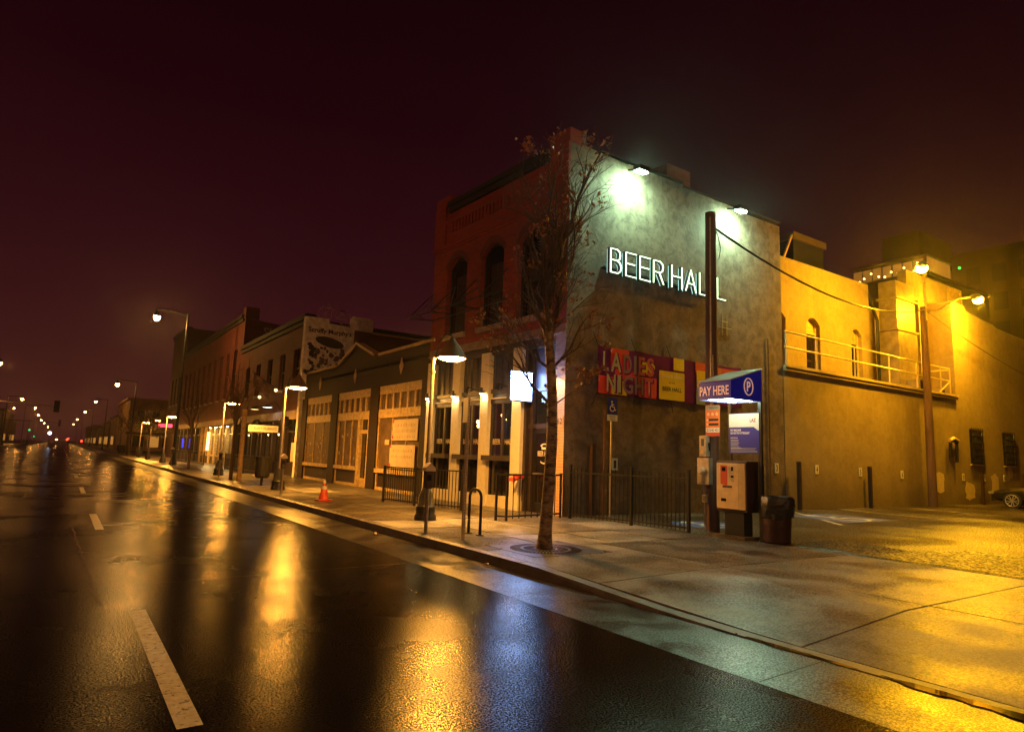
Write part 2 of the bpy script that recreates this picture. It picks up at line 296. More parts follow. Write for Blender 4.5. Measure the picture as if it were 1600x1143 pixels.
# ------------------------------------------------------------ mesh builder
class MB:
    def __init__(s): s.v = []; s.f = []
    def add(s, vs, fs):
        o = len(s.v); s.v += [Vector(v) for v in vs]; s.f += [tuple(i+o for i in f) for f in fs]; return s
    def box(s, a, b):
        x0, y0, z0 = a; x1, y1, z1 = b
        return s.add([(x0,y0,z0),(x1,y0,z0),(x1,y1,z0),(x0,y1,z0),(x0,y0,z1),(x1,y0,z1),(x1,y1,z1),(x0,y1,z1)],
                     [(0,3,2,1),(4,5,6,7),(0,1,5,4),(1,2,6,5),(2,3,7,6),(3,0,4,7)])
    def obox(s, c, ax, ay, az):   # oriented box: centre and three half vectors
        c, ax, ay, az = map(Vector, (c, ax, ay, az))
        vs = [c+sx*ax+sy*ay+sz*az for sz in (-1,1) for sx, sy in ((-1,-1),(1,-1),(1,1),(-1,1))]
        return s.add(vs, [(0,3,2,1),(4,5,6,7),(0,1,5,4),(1,2,6,5),(2,3,7,6),(3,0,4,7)])
    def bar(s, p, q, w=.03, h=None):
        p, q = Vector(p), Vector(q); d = q-p; L = d.length
        if L < 1e-6: return s
        d.normalize(); u = Vector((0,0,1)) if abs(d.z) < .9 else Vector((1,0,0))
        a = d.cross(u).normalized(); b = a.cross(d)
        return s.obox((p+q)/2, a*w/2, b*(h or w)/2, d*L/2)
    def tube(s, pts, r, n=8, caps=True):
        pts = [Vector(p) for p in pts]; k = len(pts)
        rs = r if isinstance(r, (list, tuple)) else [r]*k
        o = len(s.v); pa = None
        for i, p in enumerate(pts):
            d = (pts[min(i+1, k-1)] - pts[max(i-1, 0)]).normalized()
            if pa is None:
                u = Vector((0,0,1)) if abs(d.z) < .9 else Vector((1,0,0)); a = d.cross(u).normalized()
            else:
                a = (pa - d*pa.dot(d)).normalized()
            pa = a; b = d.cross(a)
            for j in range(n):
                t = 2*math.pi*j/n; s.v.append(p + (a*math.cos(t)+b*math.sin(t))*rs[i])
        for i in range(k-1):
            for j in range(n):
                s.f.append((o+i*n+j, o+i*n+(j+1)%n, o+(i+1)*n+(j+1)%n, o+(i+1)*n+j))
        if caps:
            s.f.append(tuple(o+j for j in reversed(range(n)))); s.f.append(tuple(o+(k-1)*n+j for j in range(n)))
        return s
    def lathe(s, prof, c=(0,0,0), n=20, caps=True):
        c = Vector(c); o = len(s.v); k = len(prof)
        for r, z in prof:
            for j in range(n):
                t = 2*math.pi*j/n; s.v.append(c+Vector((r*math.cos(t), r*math.sin(t), z)))
        for i in range(k-1):
            for j in range(n): s.f.append((o+i*n+j, o+i*n+(j+1)%n, o+(i+1)*n+(j+1)%n, o+(i+1)*n+j))
        if caps:
            s.f.append(tuple(o+j for j in reversed(range(n)))); s.f.append(tuple(o+(k-1)*n+j for j in range(n)))
        return s
    def prism(s, poly, o, u, v, w):   # 2D polygon in (u,v) from origin o, thickness along w
        o, u, v, w = map(Vector, (o, u, v, w)); k = len(poly)
        a = [o+u*x+v*y for x, y in poly]; b = [p+w for p in a]
        return s.add(a+b, [tuple(reversed(range(k))), tuple(range(k, 2*k))] + [(i, (i+1)%k, k+(i+1)%k, k+i) for i in range(k)])
    def sphere(s, c, r, n=10, sz=1):
        prof = [(max(.0005, r*math.sin(math.pi*i/n)), -r*sz*math.cos(math.pi*i/n)) for i in range(n+1)]
        return s.lathe(prof, c, n, False)
    def build(s, name, m, parent=None, smooth=False, bevel=0, **props):
        me = bpy.data.meshes.new(name)
        off = Vector(parent_origin(parent)) if parent else Vector((0,0,0))
        me.from_pydata([tuple(v-off) for v in s.v], [], s.f)
        bm = bmesh.new(); bm.from_mesh(me); bmesh.ops.recalc_face_normals(bm, faces=bm.faces); bm.to_mesh(me); bm.free()
        if smooth:
            me.polygons.foreach_set('use_smooth', [True]*len(me.polygons))
            try: me.set_sharp_from_angle(angle=R(40))
            except Exception: pass
        me.materials.append(m)
        o = bpy.data.objects.new(name, me); COL.objects.link(o)
        if parent: o.parent = parent
        if bevel:
            md = o.modifiers.new('bevel', 'BEVEL'); md.width = bevel; md.segments = 2; md.limit_method = 'ANGLE'
        for k, v in props.items(): o[k] = v
        return o
def parent_origin(p):
    v = Vector((0,0,0))
    while p is not None: v += p.location; p = p.parent
    return v
def thing(name, label, cat, loc=(0,0,0), group=None):
    o = bpy.data.objects.new(name, None); COL.objects.link(o); o.location = loc; o.empty_display_size = .2
    o['label'] = label; o['category'] = cat
    if group: o['group'] = group
    return o
def tag(o, label=None, cat=None, group=None, kind=None):
    if label: o['label'] = label
    if cat: o['category'] = cat
    if group: o['group'] = group
    if kind: o['kind'] = kind
    return o
def struct(o): o['kind'] = 'structure'; return o
KIDS = {}
def dup(root, loc, label=None, group=None):
    kids = {}
    for o in bpy.data.objects:
        if o.parent: kids.setdefault(o.parent, []).append(o)
    def rec(o, par):
        c = o.copy(); COL.objects.link(c)
        if par: c.parent = par
        for k in kids.get(o, []): rec(k, c)
        return c
    r = rec(root, None); r.location = loc
    if label: r['label'] = label
    if group: r['group'] = group
    return r
def share(o, loc, parent=None):
    c = o.copy(); COL.objects.link(c); c.location = loc
    if parent: c.parent = parent
    return c
def text(s, name, m, o, u, v, h, parent=None, ext=.004, align='LEFT', width=None, bold=0, arc=None, **props):
    """lettering as flat geometry: o = baseline origin, u = reading direction, v = up"""
    cu = bpy.data.curves.new('lettering', 'FONT'); cu.body = s; cu.size = 1; cu.align_x = align; cu.extrude = 0; cu.offset = bold; cu.resolution_u = 3
    ob = bpy.data.objects.new('lettering_tmp', cu); COL.objects.link(ob)
    dg = bpy.context.evaluated_depsgraph_get(); dg.update()
    me = bpy.data.meshes.new_from_object(ob.evaluated_get(dg)); bpy.data.objects.remove(ob); bpy.data.curves.remove(cu)
    xs = [q.co.x for q in me.vertices]; x0, x1 = min(xs), max(xs)
    u = Vector(u).normalized(); v = Vector(v).normalized(); n = u.cross(v)
    k = h/.70; kx = k if width is None else width/(x1-x0)
    off = Vector(parent_origin(parent)) if parent else Vector((0,0,0))
    o = Vector(o) - off
    for q in me.vertices:
        x, y = q.co.x, q.co.y
        if width is not None: x -= x0
        if arc:
            X = x*kx; a = X/arc; q.co = o + u*(math.sin(a)*(arc+y*k)) + v*(math.cos(a)*(arc+y*k)-arc) + n*ext
        else:
            q.co = o + u*(x*kx) + v*(y*k) + n*ext
    me.materials.append(m); me.name = name
    ob = bpy.data.objects.new(name, me); COL.objects.link(ob)
    if parent: ob.parent = parent
    for a, b in props.items(): ob[a] = b
    return ob
UX, UY, UZ = Vector((1,0,0)), Vector((0,1,0)), Vector((0,0,1))

# ============================================================ SETTING
ZG = -.02
struct(MB().add([(-900,-600,-.06),(900,-600,-.06),(900,1500,-.06),(-900,1500,-.06)], [(0,1,2,3)]).build('ground', mat('dark_ground', (.03,.022,.018), .8)))
struct(MB().add([(-9.6,-60,0),(4.45,-60,0),(4.45,900,0),(-9.6,900,0)], [(0,1,2,3)]).build('road', M_ROAD))
g = MB()
g.add([(4.45,-30,.002),(5.36,-30,.02),(5.36,600,.02),(4.45,600,.002)], [(0,1,2,3)])
struct(g.build('gutter', M_GUT))
g = MB()
for y in (3.15, 6.4, 9.6, 12.8, 16.0, 19.2, 22.4): g.add([(4.47,y,.0065),(5.34,y+.02,.0245),(5.34,y+.035,.0245),(4.47,y+.015,.0065)], [(0,1,2,3)])
struct(g.build('gutter_joint', M_JOINT))
# kerb with the dropped crossing in front of the parking lot (full height from y=7.4)
k = MB(); prof = [( -30, .024), (3.8, .024), (5.0, .05), (7.2, .15), (600, .15)]
for (y0, h0), (y1, h1) in zip(prof, prof[1:]):
    k.add([(5.36,y0,-.05),(5.36,y1,-.05),(5.39,y1,h1),(5.39,y0,h0),(5.56,y1,h1+.001),(5.56,y0,h0+.001)], [(0,1,2,3),(3,2,4,5)])
struct(k.build('kerb', M_KERB))
kj = MB()
for i in range(26):
    y = 7.6+i*1.52; kj.box((5.388,y,.02),(5.562,y+.012,.1525))
struct(kj.build('kerb_joint', M_JOINT))
# standing water along the dropped kerb
random.seed(8); wv = []; 
for (ya, yb_, wmax) in ((2.9,4.5,.05),(1.15,2.75,.085),(4.6,6.6,.03)):
    L_ = []; Rr = []; n_ = 22
    for i in range(n_+1):
        t_ = i/n_; y = ya+(yb_-ya)*t_; w_ = wmax*math.sin(math.pi*t_)**.5*random.uniform(.6,1.1)
        L_.append((5.40-w_-.02*math.sin(i*.8), y, .0275 if y < 4 else .03)); Rr.append((5.40+w_*.7, y, .0275 if y < 4 else .03))
    b_ = len(wv); wv.append((L_, Rr))
pm = MB()
for L_, Rr in wv:
    n_ = len(L_); pm.add(L_+Rr, [(i, i+1, n_+i+1, n_+i) for i in range(n_-1)])
struct(pm.build('gutter_puddle', mat('standing_water', (.006,.006,.006), .03, spec=.8)))
# sidewalk base and slabs
def swz(x, y):
    full = .15
    if y >= 7.2: return full
    low = .026 if y <= 3.8 else .026+(y-3.8)/3.4*.124
    t = min(1, max(0, (x-5.56)/1.9)); return low + (full-low)*t
struct(MB().add([(5.56,-30,-.01),(11.3,-30,.10),(11.3,600,.10),(5.56,600,-.01)], [(0,1,2,3)]).build('sidewalk_bed', M_JOINT))
sw = thing('sidewalk', 'concrete pavement', 'pavement'); struct(sw); del sw['category']; del sw['label']
def slab(x0, x1, y0, y1, m):
    n = 5; vs = []; fs = []; gap = .013
    X0, X1, Y0, Y1 = x0+gap, x1-gap, y0+gap, y1-gap
    for i in range(n+1):
        for j in range(n+1):
            x = X0+(X1-X0)*i/n; y = Y0+(Y1-Y0)*j/n; vs.append((x, y, swz(x, y)+tilt*(x-x0)))
    for i in range(n):
        for j in range(n): fs.append((i*(n+1)+j, (i+1)*(n+1)+j, (i+1)*(n+1)+j+1, i*(n+1)+j+1))
    b = len(vs)
    ring = [i*(n+1) for i in range(n+1)] + [n*(n+1)+j for j in range(1, n+1)] + [i*(n+1)+n for i in range(n-1, -1, -1)] + [j for j in range(n-1, 0, -1)]
    for r_ in ring: v = vs[r_]; vs.append((v[0], v[1], v[2]-.05))
    L = len(ring)
    for i in range(L): fs.append((ring[i], ring[(i+1)%L], b+(i+1)%L, b+i))
    return MB().add(vs, fs).build('slab', m, sw)
tilt = 0
ys = [-6, -2.9, .3, 3.5, 6.15, 8.75]
for i in range(len(ys)-1):
    for a, b in ((5.56, 7.95), (7.95, 11.2)):
        tilt = random.uniform(-.0012, .0012)
        slab(a, b, ys[i], ys[i+1], random.choice((M_CONC, M_CONC, M_CONC2)))
y = 8.75
cols = [5.56, 6.9, 8.3, 9.6, 10.95]
PIT = (5.72, 7.35, 7.72, 9.25)
while y < 62:
    y2 = y+1.5
    for a, b in zip(cols, cols[1:]):
        if y > 38 and a > 6.8: pass
        tilt = random.uniform(-.002, .002)
        slab(a, b, y, y2, random.choice((M_CONC, M_CONC2, M_CONC2)))
    y = y2
struct(MB().add([(5.56,62.25,.15),(10.3,62.25,.15),(10.3,600,.15),(5.56,600,.15)], [(0,1,2,3)]).build('far_sidewalk', M_CONC2))
# far side of the street
struct(MB().add([(-9.6,-60,.15),(-9.6,600,.15),(-14.5,600,.15),(-14.5,-60,.15)], [(0,1,2,3)]).build('opposite_sidewalk', M_CONC2))
struct(MB().add([(-9.6,-60,-.05),(-9.6,600,-.05),(-9.6,600,.15),(-9.6,-60,.15)], [(0,1,2,3)]).build('opposite_kerb', M_KERB))
# parking lot: slightly undulating broken edge against the pavement
n = 90; vs = []; fs = []
for i in range(n+1):
    y = -20+ (12.94+20)*i/n
    xe = 11.22 + .05*math.sin(y*3.1)+.04*math.sin(y*7.7+1)
    if y > 8.9: xe = 10.96
    vs += [(xe, y, .135), (xe+.12, y, .165), (60, y, .15)]
for i in range(n):
    a = i*3; fs += [(a, a+1, a+4, a+3), (a+1, a+2, a+5, a+4)]
struct(MB().add(vs, fs).build('parking_lot', M_LOT))
struct(MB().add([(60,-20,.145),(200,-20,.145),(200,200,.145),(60,200,.145)], [(0,1,2,3)]).build('far_lot', M_LOT))
# darker patched strip along the lot edge
p = MB(); pts = [(11.45+.0*i, 8.0) for i in range(1)]
ed = []
for i in range(25):
    y = 7.4 - i*.32; ed.append((12.9 + .35*math.sin(i*.9)*(.5) + (1.2 if y < 5.6 and y > 3.2 else 0) - max(0, 4-y)*.10, y))
vs = []; fs = []
for i, (x, y) in enumerate(ed): vs += [(11.4, y, .1695), (min(x, 14.3), y, .1672)]
for i in range(len(ed)-1): fs.append((2*i, 2*i+1, 2*i+3, 2*i+2))
struct(p.add(vs, fs).build('asphalt_patch', wetmat('fresh_asphalt_patch', (.02,.018,.015), (.10,.088,.07), grain=17, rough=(.36,.44), grit_s=20, gmin=0, gmax=.8, gd=.002, mid_s=3, md=.001)))
# lane dashes (worn slightly at the edges)
dash = MB().add([(-.07,0,.004),(.07,0,.004),(.07,3.15,.004),(-.07,3.15,.004)], [(0,1,2,3)]).build('lane_dash', M_PAINT); struct(dash)
dash.location = (.785, 4.3, .0)
for i in range(1, 16):
    c = share(dash, (.77, 4.3+i*10.1, 0)); c['kind'] = 'structure'
cr = MB()
random.seed(3)
for (x0, y0, x1, y1) in ((-9,8.4,4.3,8.9),(-9,17.3,4.3,17.9),(.5,7.5,.35,14.8),(-9,26,4.3,26.4),(-4.2,3,-4.0,40),(-9,38,4.3,38.3)):
    N_ = 26; pr = []
    for i in range(N_+1):
        t = i/N_; pr.append((x0+(x1-x0)*t+random.uniform(-.03,.03), y0+(y1-y0)*t+random.uniform(-.04,.04)))
    for (a, b), (c, d) in zip(pr, pr[1:]):
        dx, dy = c-a, d-b; L = math.hypot(dx, dy); nx, ny = -dy/L*.012, dx/L*.012
        cr.add([(a-nx,b-ny,.0032),(c-nx,d-ny,.0032),(c+nx,d+ny,.0032),(a+nx,b+ny,.0032)], [(0,1,2,3)])
struct(cr.build('road_crack', mat('crack_filler', (.008,.008,.008), .12, spec=.7)))
PATCHM = wetmat('road_patch_asphalt', (.006,.006,.006), (.026,.024,.022), ior=1.85, gmin=.0, gmax=.95, grit_s=60, gd=.0007, md=.0009, grain=80, rough=(.23,.31))
for (xa, xb_, ya, yb_) in ((-3.9,-1.2,11.2,12.4),(-9.0,4.2,23.0,23.9),(2.4,3.5,16.6,19.0)):
    n_ = 14; pts = []
    for i in range(n_): pts.append((xa+(xb_-xa)*i/n_, ya+random.uniform(-.03,.03)))
    for i in range(n_): pts.append((xb_+random.uniform(-.03,.03), ya+(yb_-ya)*i/n_))
    for i in range(n_): pts.append((xb_-(xb_-xa)*i/n_, yb_+random.uniform(-.03,.03)))
    for i in range(n_): pts.append((xa+random.uniform(-.03,.03), yb_-(yb_-ya)*i/n_))
    struct(MB().add([(x, y, .0022) for x, y in pts], [tuple(range(len(pts)))]).build('road_patch', PATCHM))
def strip(name, p, q, w, z, m):
    p, q = Vector((*p, z)), Vector((*q, z)); d = (q-p).normalized(); a = Vector((-d.y, d.x, 0))*w/2
    return struct(MB().add([p-a, q-a, q+a, p+a], [(0,1,2,3)]).build(name, m))
# lot markings
strip('bay_line', (12.2, 12.2), (12.35, 6.6+2.7), .10, .160, M_YEL)
strip('bay_line', (14.6, 12.4), (11.2, 10.9), .10, .164, M_YEL)
strip('bay_line', (19.6, 12.6), (16.5, 9.2), .09, .164, M_WHITEP)
strip('bay_line', (22.6, 12.6), (22.2, 9.2), .09, .164, M_WHITEP)
strip('bay_line', (27.0, 12.3), (26.6, 9.2), .09, .164, M_WHITEP)
def access_mark(cx_, cy_, r, rect):
    b = MB()
    if rect: b.add([(cx_-r,cy_-.9*r,.1685),(cx_+r,cy_-.9*r,.1685),(cx_+r,cy_+.9*r,.1685),(cx_-r,cy_+.9*r,.1685)], [(0,1,2,3)])
    else: b.add([(cx_+r*math.cos(t*.2618), cy_+r*math.sin(t*.2618), .1685) for t in range(24)], [tuple(range(24))])
    struct(b.build('accessible_marking', M_BLUEP))
    b = MB(); z = .1725
    b.lathe([(.05*r,z),(.19*r,z+.0001)], (cx_-.1*r, cy_+.62*r, 0), 12, False)
    for a, c in (((-.1,.42),(-.1,-.12)),((-.1,.2),(.3,.2)),((-.1,-.12),(.33,-.12)),((.33,-.12),(.5,-.6)),((.5,-.6),(.66,-.55))):
        pa, pc = Vector((cx_+a[0]*r, cy_+a[1]*r, z)), Vector((cx_+c[0]*r, cy_+c[1]*r, z)); d = (pc-pa).normalized(); q = Vector((-d.y, d.x, 0))*.06*r
        b.add([pa-q, pc-q, pc+q, pa+q], [(0,1,2,3)])
    pr = []
    for i in range(13):
        t = R(130+i*17.5); pr.append((cx_+(-.02+.42*math.cos(t))*r, cy_+(-.35+.42*math.sin(t))*r))
    for (x0,y0),(x1,y1) in zip(pr, pr[1:]):
        d = Vector((x1-x0, y1-y0, 0)).normalized(); q = Vector((-d.y, d.x, 0))*.05*r
        b.add([Vector((x0,y0,z))-q, Vector((x1,y1,z))-q, Vector((x1,y1,z))+q, Vector((x0,y0,z))+q], [(0,1,2,3)])
    struct(b.build('accessible_symbol', M_WHITEP))
access_mark(12.7, 10.3, .85, False)
access_mark(18.6, 10.5, 1.15, True)

# ============================================================ BEER HALL
P0 = Vector((10.45, 12.94, 0)); dl = R(2.5)
D = Vector((-math.sin(dl), math.cos(dl), 0)); NF = Vector((-math.cos(dl), -math.sin(dl), 0))   # along the front, outwards
def F(u, z, out=0): return P0 + D*u + NF*out + UZ*z
def fbox(mb, u0, u1, z0, z1, o0, o1):
    c = F((u0+u1)/2, (z0+z1)/2, (o0+o1)/2); return mb.obox(c, D*abs(u1-u0)/2, UZ*abs(z1-z0)/2, NF*abs(o1-o0)/2)
bh = thing('bar_building', 'two storey red brick corner bar with grey stucco side wall beside the parking lot', 'building', (10.45, 12.94, .15))
def arch_z(u, u0, u1, z0, rise):
    t = (u-(u0+u1)/2)/((u1-u0)/2); return z0+rise*(1-t*t)
WINS = [(.95, 2.18), (2.87, 4.08), (4.88, 6.10)]; ZB, ZS, RISE = 5.46, 7.72, .34; ZT = 10.02; UL = 7.0
# upper brick front: built as wall strips round three arched openings, 0.35 thick
front = MB()
edges = [0] + [x for w_ in WINS for x in w_] + [UL]
for i in range(0, len(edges)-1, 2): fbox(front, edges[i], edges[i+1], 5.05, ZT, -.35, 0)
for (a, b) in WINS:
    fbox(front, a, b, 5.05, ZB, -.35, 0)
    m_ = 10
    for i in range(m_):
        ua, ub = a+(b-a)*i/m_, a+(b-a)*(i+1)/m_; za, zb = arch_z(ua, a, b, ZS, RISE), arch_z(ub, a, b, ZS, RISE)
        vs = [F(ua, za, 0), F(ub, zb, 0), F(ub, ZT, 0), F(ua, ZT, 0), F(ua, za, -.35), F(ub, zb, -.35), F(ub, ZT, -.35), F(ua, ZT, -.35)]
        front.add(vs, [(0,1,2,3), (0,4,5,1), (4,7,6,5)])
front.build('brick_front', M_BRICK, bh)
t_ = MB()
fbox(t_, -.02, .80, ZT, 10.42, -.42, .03); fbox(t_, .0, .74, 8.57, ZT, .0, .06); t_.build('corner_pier', M_BRICK, bh)
t_ = MB(); fbox(t_, 6.05, UL, ZT, 10.40, -.42, .03); fbox(t_, 6.3, UL, 8.57, ZT, 0, .06); t_.build('end_pier', M_BRICK, bh)
t_ = MB(); fbox(t_, .80, 6.05, ZT-.12, ZT+.04, -.35, .18); fbox(t_, .80, 6.05, ZT-.30, ZT-.12, 0, .10); t_.build('cornice', M_ROOF, bh)
# corbelled brick arcade under the cornice and belt course
cb = None
for i in range(26):
    u = .95+i*.195
    if cb is None:
        m_ = MB(); fbox(m_, 0, .11, 9.0, 9.36, 0, .05); cb = m_.build('corbel', M_BRICK, bh); base_ = cb.location.copy()
        cb.location = base_ + D*u
    else: share(cb, base_ + D*u, bh)
t_ = MB(); fbox(t_, .75, 6.30, 9.36, 9.50, 0, .06); fbox(t_, 0, UL, 8.50, 8.62, 0, .07); fbox(t_, .0, UL, 8.42, 8.50, 0, .035); t_.build('belt_course', M_BRICK, bh)
# windows
for (a, b) in WINS:
    wn = MB()
    for i in range(10):
        ua, ub = a+(b-a)*i/10, a+(b-a)*(i+1)/10
        za, zb = arch_z(ua, a, b, ZS, RISE), arch_z(ub, a, b, ZS, RISE)
        wn.add([F(ua, za-.09, -.16), F(ub, zb-.09, -.16), F(ub, zb, -.16), F(ua, za, -.16), F(ua, za-.09, -.24), F(ub, zb-.09, -.24)], [(0,1,2,3), (0,4,5,1)])
    fbox(wn, a, a+.08, ZB, ZS+.05, -.24, -.16); fbox(wn, b-.08, b, ZB, ZS+.05, -.24, -.16); fbox(wn, a+.08, b-.08, ZB, ZB+.09, -.24, -.16); fbox(wn, a+.08, b-.08, 6.50, 6.58, -.24, -.14)
    wf = wn.build('window', M_BLACK, bh)
    for z0, z1, nm in ((ZB+.09, 6.50, -.20), (6.58, ZS+.28, -.22)):
        q = MB(); fbox(q, a+.08, b-.08, z0, z1, nm-.01, nm); q.build('pane', M_GLASS, wf)
    bl = MB(); fbox(bl, a+.12, b-.12, ZB+.1, 7.5, -.34, -.32); bl.build('blind', mat('window_blind', (.16,.10,.11), .8, var=.3, vscale=3), wf)
    sl = MB(); fbox(sl, a-.06, b+.06, ZB-.16, ZB, -.05, .09); sl.build('sill', M_ROCK, bh)
    vs = MB(); m_ = 9
    for i in range(m_):
        ua, ub = a-.1+(b-a+.2)*i/m_, a-.1+(b-a+.2)*(i+1)/m_
        za, zb = arch_z(ua, a-.1, b+.1, ZS-.1, RISE+.1), arch_z(ub, a-.1, b+.1, ZS-.1, RISE+.1)
        vs.add([F(ua, max(za, ZS-.02), .004), F(ub, max(zb, ZS-.02), .004), F(ub, zb+.24, .004), F(ua, za+.24, .004)], [(0,1,2,3)])
    vs.build('arch_brickwork', M_BRICKD, bh)
# black sheet stands in for the rooms' darkness so the openings are not hollow
t_ = MB(); fbox(t_, .1, 6.9, 5.1, 9.9, -.8, -.75); t_.build('upper_room_darkness', M_BLACKM, bh)
# stone band over the shop front
t_ = MB(); fbox(t_, 0, UL, 4.86, 5.05, -.35, .02); fbox(t_, 0, UL, 4.80, 4.86, -.3, .06); t_.build('stone_band', M_STONE, bh)
# awning frame of iron bars left over under the upper windows
aw = thing('awning_frame', 'rusty empty iron awning frame bolted under the upper windows of the brick bar', 'awning frame', tuple(F(4, 6.0, .1)))
m_ = MB()
for z, o in ((6.05, .95),): m_.bar(F(2.6, z, o), F(7.0, z, o), .035)
m_.build('front_rail', M_BLACK, aw); m_ = MB(); m_.bar(F(2.6, 6.12, .03), F(7.0, 6.12, .03), .035); m_.build('wall_rail', M_BLACK, aw)
for u in (2.65, 4.25, 5.5, 6.95):
    m_ = MB(); m_.bar(F(u, 6.05, .95), F(u, 6.12, .03), .03); m_.bar(F(u, 6.05, .95), F(u, 7.05, .03), .03); m_.bar(F(u, 6.30, .7), F(u, 6.12, .35), .025); m_.build('bracket', M_BLACK, aw)
for u0, u1 in ((2.65, 4.25), (4.25, 5.5), (5.5, 6.95)):
    m_ = MB(); m_.bar(F(u0, 6.05, .95), F(u1, 7.05, .03), .025); m_.bar(F(u1, 6.05, .95), F((u0+u1)/2, 6.55, .5), .02); m_.build('brace', M_BLACK, aw)
# shop front
t_ = MB(); fbox(t_, 0, .40, .15, 3.88, -.3, -.012); t_.build('pier_core', M_STONE, bh)
PB = mat('orange_painted_brick', (.55, .34, .20), .6, var=.15, vscale=9, bump=.3, bscale=30)
bk = None; k_ = 0
m_ = MB(); fbox(m_, 0, .195, 0, .068, -.014, 0.0); bk = m_.build('brick', PB, bh, bevel=0); b0 = bk.location.copy()
m_ = MB(); fbox(m_, 0, .092, 0, .068, -.014, 0.0); bkh = m_.build('brick', PB, bh); 
first = True
for r_ in range(49):
    z = .16+r_*.0757
    if r_ % 2 == 0: items = [(0.0, bk), (.203, bk)]
    else: items = [(0.0, bkh), (.100, bk), (.303, bkh)]
    for u, src in items:
        jit = random.uniform(-.003, .004)
        share(src, b0 + D*u + UZ*z + NF*jit, bh)
bk.location = b0 + D*0.0 + UZ*(.16+49*.0757); bkh.location = b0 + D*.203 + UZ*(.16+49*.0757)
t_ = MB(); fbox(t_, 0, .40, 3.95, 4.80, -.3, 0); t_.build('pier_top', M_STONE, bh)
PILS = [(1.73, 2.15, M_PILW), (3.32, 3.74, M_PIL), (4.92, 5.34, M_PIL), (6.55, 6.98, M_PIL)]
for a, b, mm in PILS:
    t_ = MB(); fbox(t_, a, b, .15, 4.62, -.18, .06); fbox(t_, a-.02, b+.02, .15, .42, -.1, .085); t_.build('pilaster', mm, bh)
t_ = MB(); fbox(t_, .40, UL, 4.55, 4.80, -.2, -.02); t_.build('fascia', M_DARKW, bh)
gaps = [(2.15, 3.32), (3.74, 4.92), (5.34, 6.55)]
for gi, (a, b) in enumerate(gaps):
    sf = MB(); c = (a+b)/2
    # frame: sill ledge, lower panel, kick base, window frame, transom
    for u0, u1 in ((a, a+.07), (b-.07, b), (c-.045, c+.045)): fbox(sf, u0, u1, 1.58, 3.1, -.16, -.06)
    fbox(sf, a, b, 3.1, 3.24, -.16, -.04); fbox(sf, a, b, 1.50, 1.58, -.16, -.04)
    wf = sf.build('shop_window', M_DARKW, bh)
    for u0, u1 in ((a+.07, c-.045), (c+.045, b-.07)):
        q = MB(); fbox(q, u0, u1, 1.58, 3.1, -.115, -.11); q.build('pane', M_GLASS, wf)
    q = MB(); fbox(q, a, b, 3.235, 3.262, -.05, .0); q.build('pale_trim', M_PIL, bh)
    q = MB(); fbox(q, a+.0, b-.0, 1.46, 1.60, -.04, .24); q.build('ledge', M_DARKW, bh)
    q = MB(); fbox(q, a+.02, b-.02, .48, 1.46, -.16, -.10)
    for u0, u1 in ((a, a+.06), (b-.06, b), (c-.04, c+.04)): fbox(q, u0, u1, .48, 1.46, -.10, -.06)
    q.build('lower_panel', M_DGLASS, bh)
    q = MB(); fbox(q, a, b, .15, .48, -.14, .0); q.build('kick_base', M_PIL, bh)
    # ribbed transom panels above
    q = MB(); fbox(q, a, b, 3.262, 4.55, -.17, -.10); q.build('transom_panel', M_NAVY, bh)
    for j in range(4):
        u = a+.14+j*(b-a-.28)/3
        q = MB(); fbox(q, u-.022, u+.022, 3.52, 4.55, -.10, -.05); q.build('transom_rib', M_NAVY, bh)
    q = MB(); fbox(q, a, b, 3.40, 3.52, -.10, -.03); q.build('transom_rail', M_NAVY, bh)
    text('BEER', 'window_lettering', mat('gold_window_lettering', (.75,.60,.34), .5, emit=(1,.72,.35), estr=.18), F(c-.07, 1.93, -.108), -D, UZ, .15, wf, ext=.002, width=.36, bold=.02) if False else None
    for s_, ua in (('BEER', c+.045+.44), ('HALL', c-.10)):
        text(s_, 'window_lettering', mat('gold_window_lettering', (.80,.66,.38), .5), F(ua, 1.925, -.10), -D, UZ, .15, wf, ext=.004, width=.37, bold=.008)
# door bay
db = MB(); fbox(db, .40, .50, .15, 4.55, -.25, -.10); fbox(db, 1.62, 1.73, .15, 4.55, -.25, -.05); fbox(db, .50, 1.62, 2.36, 2.48, -.25, -.12); fbox(db, .5, 1.62, 3.36, 3.44, -.25, -.12); fbox(db, 1.40, 1.46, .15, 4.5, -.25, -.10)
dbo = db.build('door_frame', M_DARKW, bh)
q = MB(); fbox(q, .50, 1.40, 2.48, 3.36, -.2, -.195); q.build('transom_pane', M_GLASS, dbo)
q = MB(); fbox(q, .50, 1.62, 3.44, 4.55, -.2, -.17); q.build('transom_panel', M_NAVY, dbo)
q = MB(); fbox(q, 1.46, 1.62, .15, 4.5, -.2, -.18); q.build('side_panel', M_DARKW, dbo)
dr = MB()
for a in ((.52, .62, .15, 2.34), (1.28, 1.38, .15, 2.34), (.62, 1.28, .15, .40), (.62, 1.28, 2.22, 2.34), (.62, 1.28, 1.12, 1.20)): fbox(dr, *a, -.20, -.15)
door = dr.build('entrance_door', M_BLACK, bh)
q = MB(); fbox(q, .62, 1.28, .40, 1.12, -.18, -.175); fbox(q, .62, 1.28, 1.20, 2.22, -.18, -.175); q.build('pane', M_DGLASS, door)
q = MB(); q.bar(F(.60, 1.16, -.09), F(1.30, 1.16, -.09), .035); q.bar(F(.62, 1.16, -.09), F(.62, 1.16, -.15), .03); q.bar(F(1.28, 1.16, -.09), F(1.28, 1.16, -.15), .03); q.build('push_bar', M_GALV, door)
